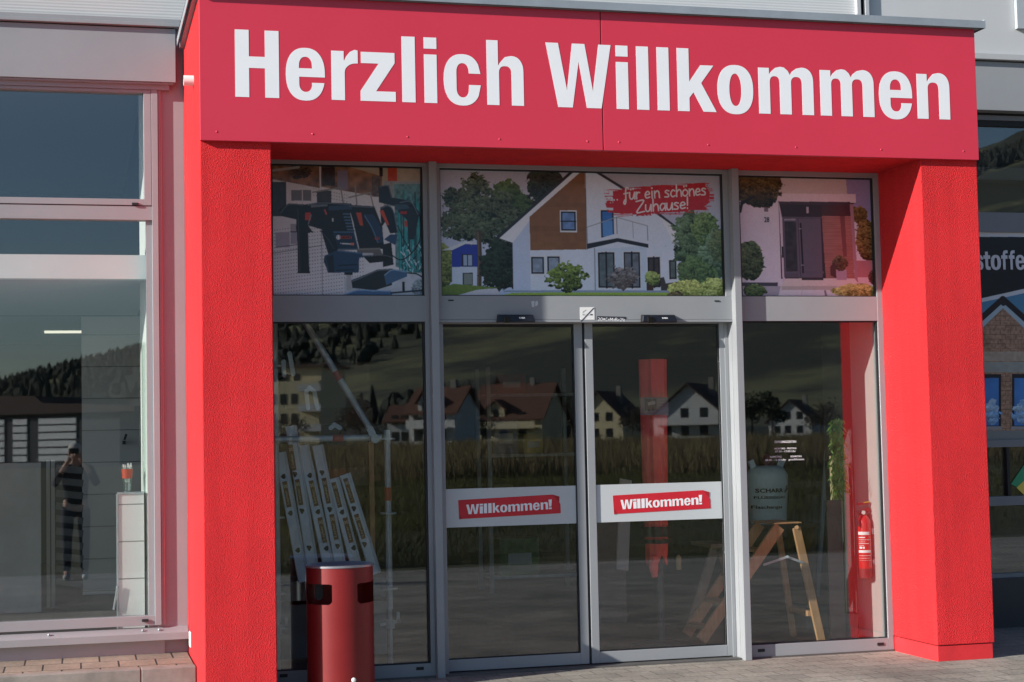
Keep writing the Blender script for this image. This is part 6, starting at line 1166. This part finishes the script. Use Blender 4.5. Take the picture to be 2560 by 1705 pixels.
for k, (px, pyb, Yv, h, w, mt_, lab) in enumerate([(1205, 1078, 215, 5, 3, m_dark, 'bare bushy tree between the white house and the orange roofed house'), (1410, 1075, 260, 5, 3, m_ever, 'dark evergreen tree right of the orange roofed house'), (1430, 1060, 320, 11, 4, m_ever, 'tall dark evergreen in the middle, behind the pale gabled house'), (1580, 1060, 210, 5, 3, m_dark, 'bare bush left of the red parasol'), (1880, 1070, 230, 7, 4, m_ever, 'dark evergreen right of the white balcony house'), (2050, 1060, 240, 6, 4, m_dark, 'bare bushy tree right of the small white house'), (900, 1075, 210, 6, 4, m_dark, 'bare bushy tree right of the block of flats'), (720, 1085, 190, 4, 3, m_dark, 'low bare bush before the block of flats'), (1930, 1060, 260, 9, 3, m_ever, 'slim tall evergreen left of the small white house')]):
    p = mirrored(px, pyb, Yv, YG0); p.z = land(p.x, p.y)-0.2; bush_tree(p, h, w, 'broadleaf_tree', lab, mtl=mt_, seed=30+k)

# ================================================================== the photographer, mirrored in the left window
gzp = -0.30+0.0; pxx, pyy = CAM.x-0.03, CAM.y-0.42; gzp = -0.30*(-(pyy+0.4))/11.6
ph = empty('person', (pxx, pyy, gzp), 'white haired person in a dark jacket and jeans holding up a camera', 'person')
def skin_body(name, verts, edges, radii, mtl, parent, sub=2):
    me = bpy.data.meshes.new(name); org = ORIG[parent.name]; me.from_pydata([Vector(v) for v in verts], edges, []); o_ = bpy.data.objects.new(name, me); COL.objects.link(o_); o_.parent = parent; ORIG[o_.name] = org
    sk = o_.modifiers.new('skin', 'SKIN'); lay = me.skin_vertices[0].data
    for i, r in enumerate(radii): lay[i].radius = (r, r) if not isinstance(r, tuple) else r
    lay[0].use_root = True; sk.use_smooth_shade = True; s = o_.modifiers.new('sub', 'SUBSURF'); s.levels = sub; s.render_levels = sub; me.materials.append(mtl); return o_
# local frame: x to the person's left seen from behind = -x world; they face +y
k = (CAM.z-0.06-gzp)/1.615
def L(x, y, z): return (x*k, y*k, z*k)
m_skin = mat('skin', (0.50, 0.30, 0.22), 0.55); m_jacket = mat('dark_jacket', (0.012, 0.013, 0.017), 0.8); m_jean = mat('blue_jeans', (0.025, 0.03, 0.045), 0.85); m_hair = mat('white_hair', (0.65, 0.63, 0.58), 0.8, bump=0.5, bscale=60, bdist=0.004); m_shoe = mat('white_shoes', (0.6, 0.6, 0.58), 0.6)
bv = [L(0,0,.93), L(0,0,1.10), L(0,.01,1.28), L(0,.0,1.42), L(0,.01,1.50), L(0,.03,1.58), L(0,.035,1.66)]; be = [(i, i+1) for i in range(6)]; br_ = [(.15*k,.10*k), (.14*k,.09*k), (.165*k,.105*k), (.10*k,.07*k), .052*k, (.072*k,.088*k), (.055*k,.07*k)]
for s in (-1, 1):
    n = len(bv); bv += [L(s*.17,.0,1.40), L(s*.27,.06,1.20), L(s*.14,.30,1.42), L(s*.075,.36,1.52)]; be += [(3, n), (n, n+1), (n+1, n+2), (n+2, n+3)]; br_ += [.055*k, .045*k, .033*k, .030*k]
    n = len(bv); bv += [L(s*.10,0,.86), L(s*.11,.02,.48), L(s*.11,-.02,.09), L(s*.12,.13,.04)]; be += [(0, n), (n, n+1), (n+1, n+2), (n+2, n+3)]; br_ += [.085*k, .058*k, .040*k, .038*k]
skin_body('body', bv, be, br_, m_skin, ph)
jv = [L(0,0,.88), L(0,0,1.10), L(0,.01,1.28), L(0,0,1.42), L(0,.0,1.475)]; je = [(0,1),(1,2),(2,3),(3,4)]; jr = [(.172*k,.125*k), (.162*k,.112*k), (.188*k,.125*k), (.115*k,.09*k), .066*k]
for s in (-1, 1): n = len(jv); jv += [L(s*.17,.0,1.40), L(s*.27,.06,1.20), L(s*.16,.265,1.39)]; je += [(3, n), (n, n+1), (n+1, n+2)]; jr += [.070*k, .058*k, .045*k]
skin_body('jacket', jv, je, jr, m_jacket, ph)
tv = [L(0,0,.96)]; te = []; tr_ = [(.160*k, .115*k)]
for s in (-1, 1): n = len(tv); tv += [L(s*.10,0,.86), L(s*.11,.02,.48), L(s*.11,-.02,.10)]; te += [(0, n), (n, n+1), (n+1, n+2)]; tr_ += [.098*k, .070*k, .056*k]
skin_body('trousers', tv, te, tr_, m_jean, ph)
for s in (-1, 1): skin_body('shoe', [L(s*.11,-.05,.05), L(s*.112,.05,.05), L(s*.12,.17,.035)], [(0,1),(1,2)], [(.048*k,.05*k), (.05*k,.048*k), (.045*k,.034*k)], m_shoe, ph)
hm = MB(); c = Vector((pxx, pyy, gzp)); hm.sphere(c+Vector(L(0,.015,1.66)), .092*k, .105*k, .085*k, 20, 12); hm.build('hair', m_hair, ph, smooth=True)
fm2 = MB(); hd = c+Vector(L(0,.03,1.60))
for s in (-1, 1): fm2.sphere(hd+Vector(L(s*.032,.082,.015)), .012*k, .008*k, .007*k, 10, 6)
fm2.build('eye', m_win, ph, smooth=True); fm2 = MB(); fm2.sphere(hd+Vector(L(0,.098,-.015)), .013*k, .02*k, .024*k, 10, 8); fm2.build('nose', m_skin, ph, smooth=True); fm2 = MB(); fm2.sphere(hd+Vector(L(0,.085,-.055)), .024*k, .006*k, .007*k, 10, 6); fm2.build('mouth', mat('lips', (0.35, 0.13, 0.11), 0.5), ph, smooth=True)
for s in (-1, 1): fm2 = MB(); fm2.sphere(hd+Vector(L(s*.078,.0,.0)), .012*k, .022*k, .032*k, 10, 8); fm2.build('ear', m_skin, ph, smooth=True)
for s in (-1, 1):                                    # hands with fingers closed round the camera body
    p0 = Vector(L(s*.075,.36,1.52)); hv = [p0-Vector(L(0,.03,.03)), p0+Vector(L(s*-.005,.025,.03))]; hv = [tuple(q) for q in hv]; he = [(0, 1)]; hr = [.026*k, (.034*k,.018*k)]
    skin_body('hand', hv, he, hr, m_skin, ph, 1)
    for f in range(4):
        b0 = p0+Vector(L(s*.012,.03,.055-.018*f)); skin_body('finger', [tuple(b0), tuple(b0+Vector(L(s*.004,.03,.002))), tuple(b0+Vector(L(-s*.022,.042-.002*f,.0)))], [(0,1),(1,2)], [.0085*k, .008*k, .0065*k], m_skin, ph, 1)
    b0 = p0+Vector(L(-s*.012,.0,.01)); skin_body('thumb', [tuple(b0), tuple(b0+Vector(L(-s*.018,.012,.018))), tuple(b0+Vector(L(-s*.03,.018,.032)))], [(0,1),(1,2)], [.011*k, .0095*k, .008*k], m_skin, ph, 1)
cb = empty('photo_camera', (pxx-0.02, CAM.y-0.06, CAM.z-0.05), 'black camera held up in both hands by the white haired person', 'camera')
mb = MB(); mb.box(pxx-0.085, pxx+0.05, CAM.y-0.11, CAM.y-0.045, CAM.z-0.075, CAM.z+0.0); mb.build('camera_body', M['black'], cb, bevel=0.008)
mb = MB(); mb.cyl((pxx-0.02, CAM.y-0.045, CAM.z-0.035), (pxx-0.02, CAM.y-0.012, CAM.z-0.035), 0.03); mb.build('lens_barrel', M['gasket'], cb, smooth=True)
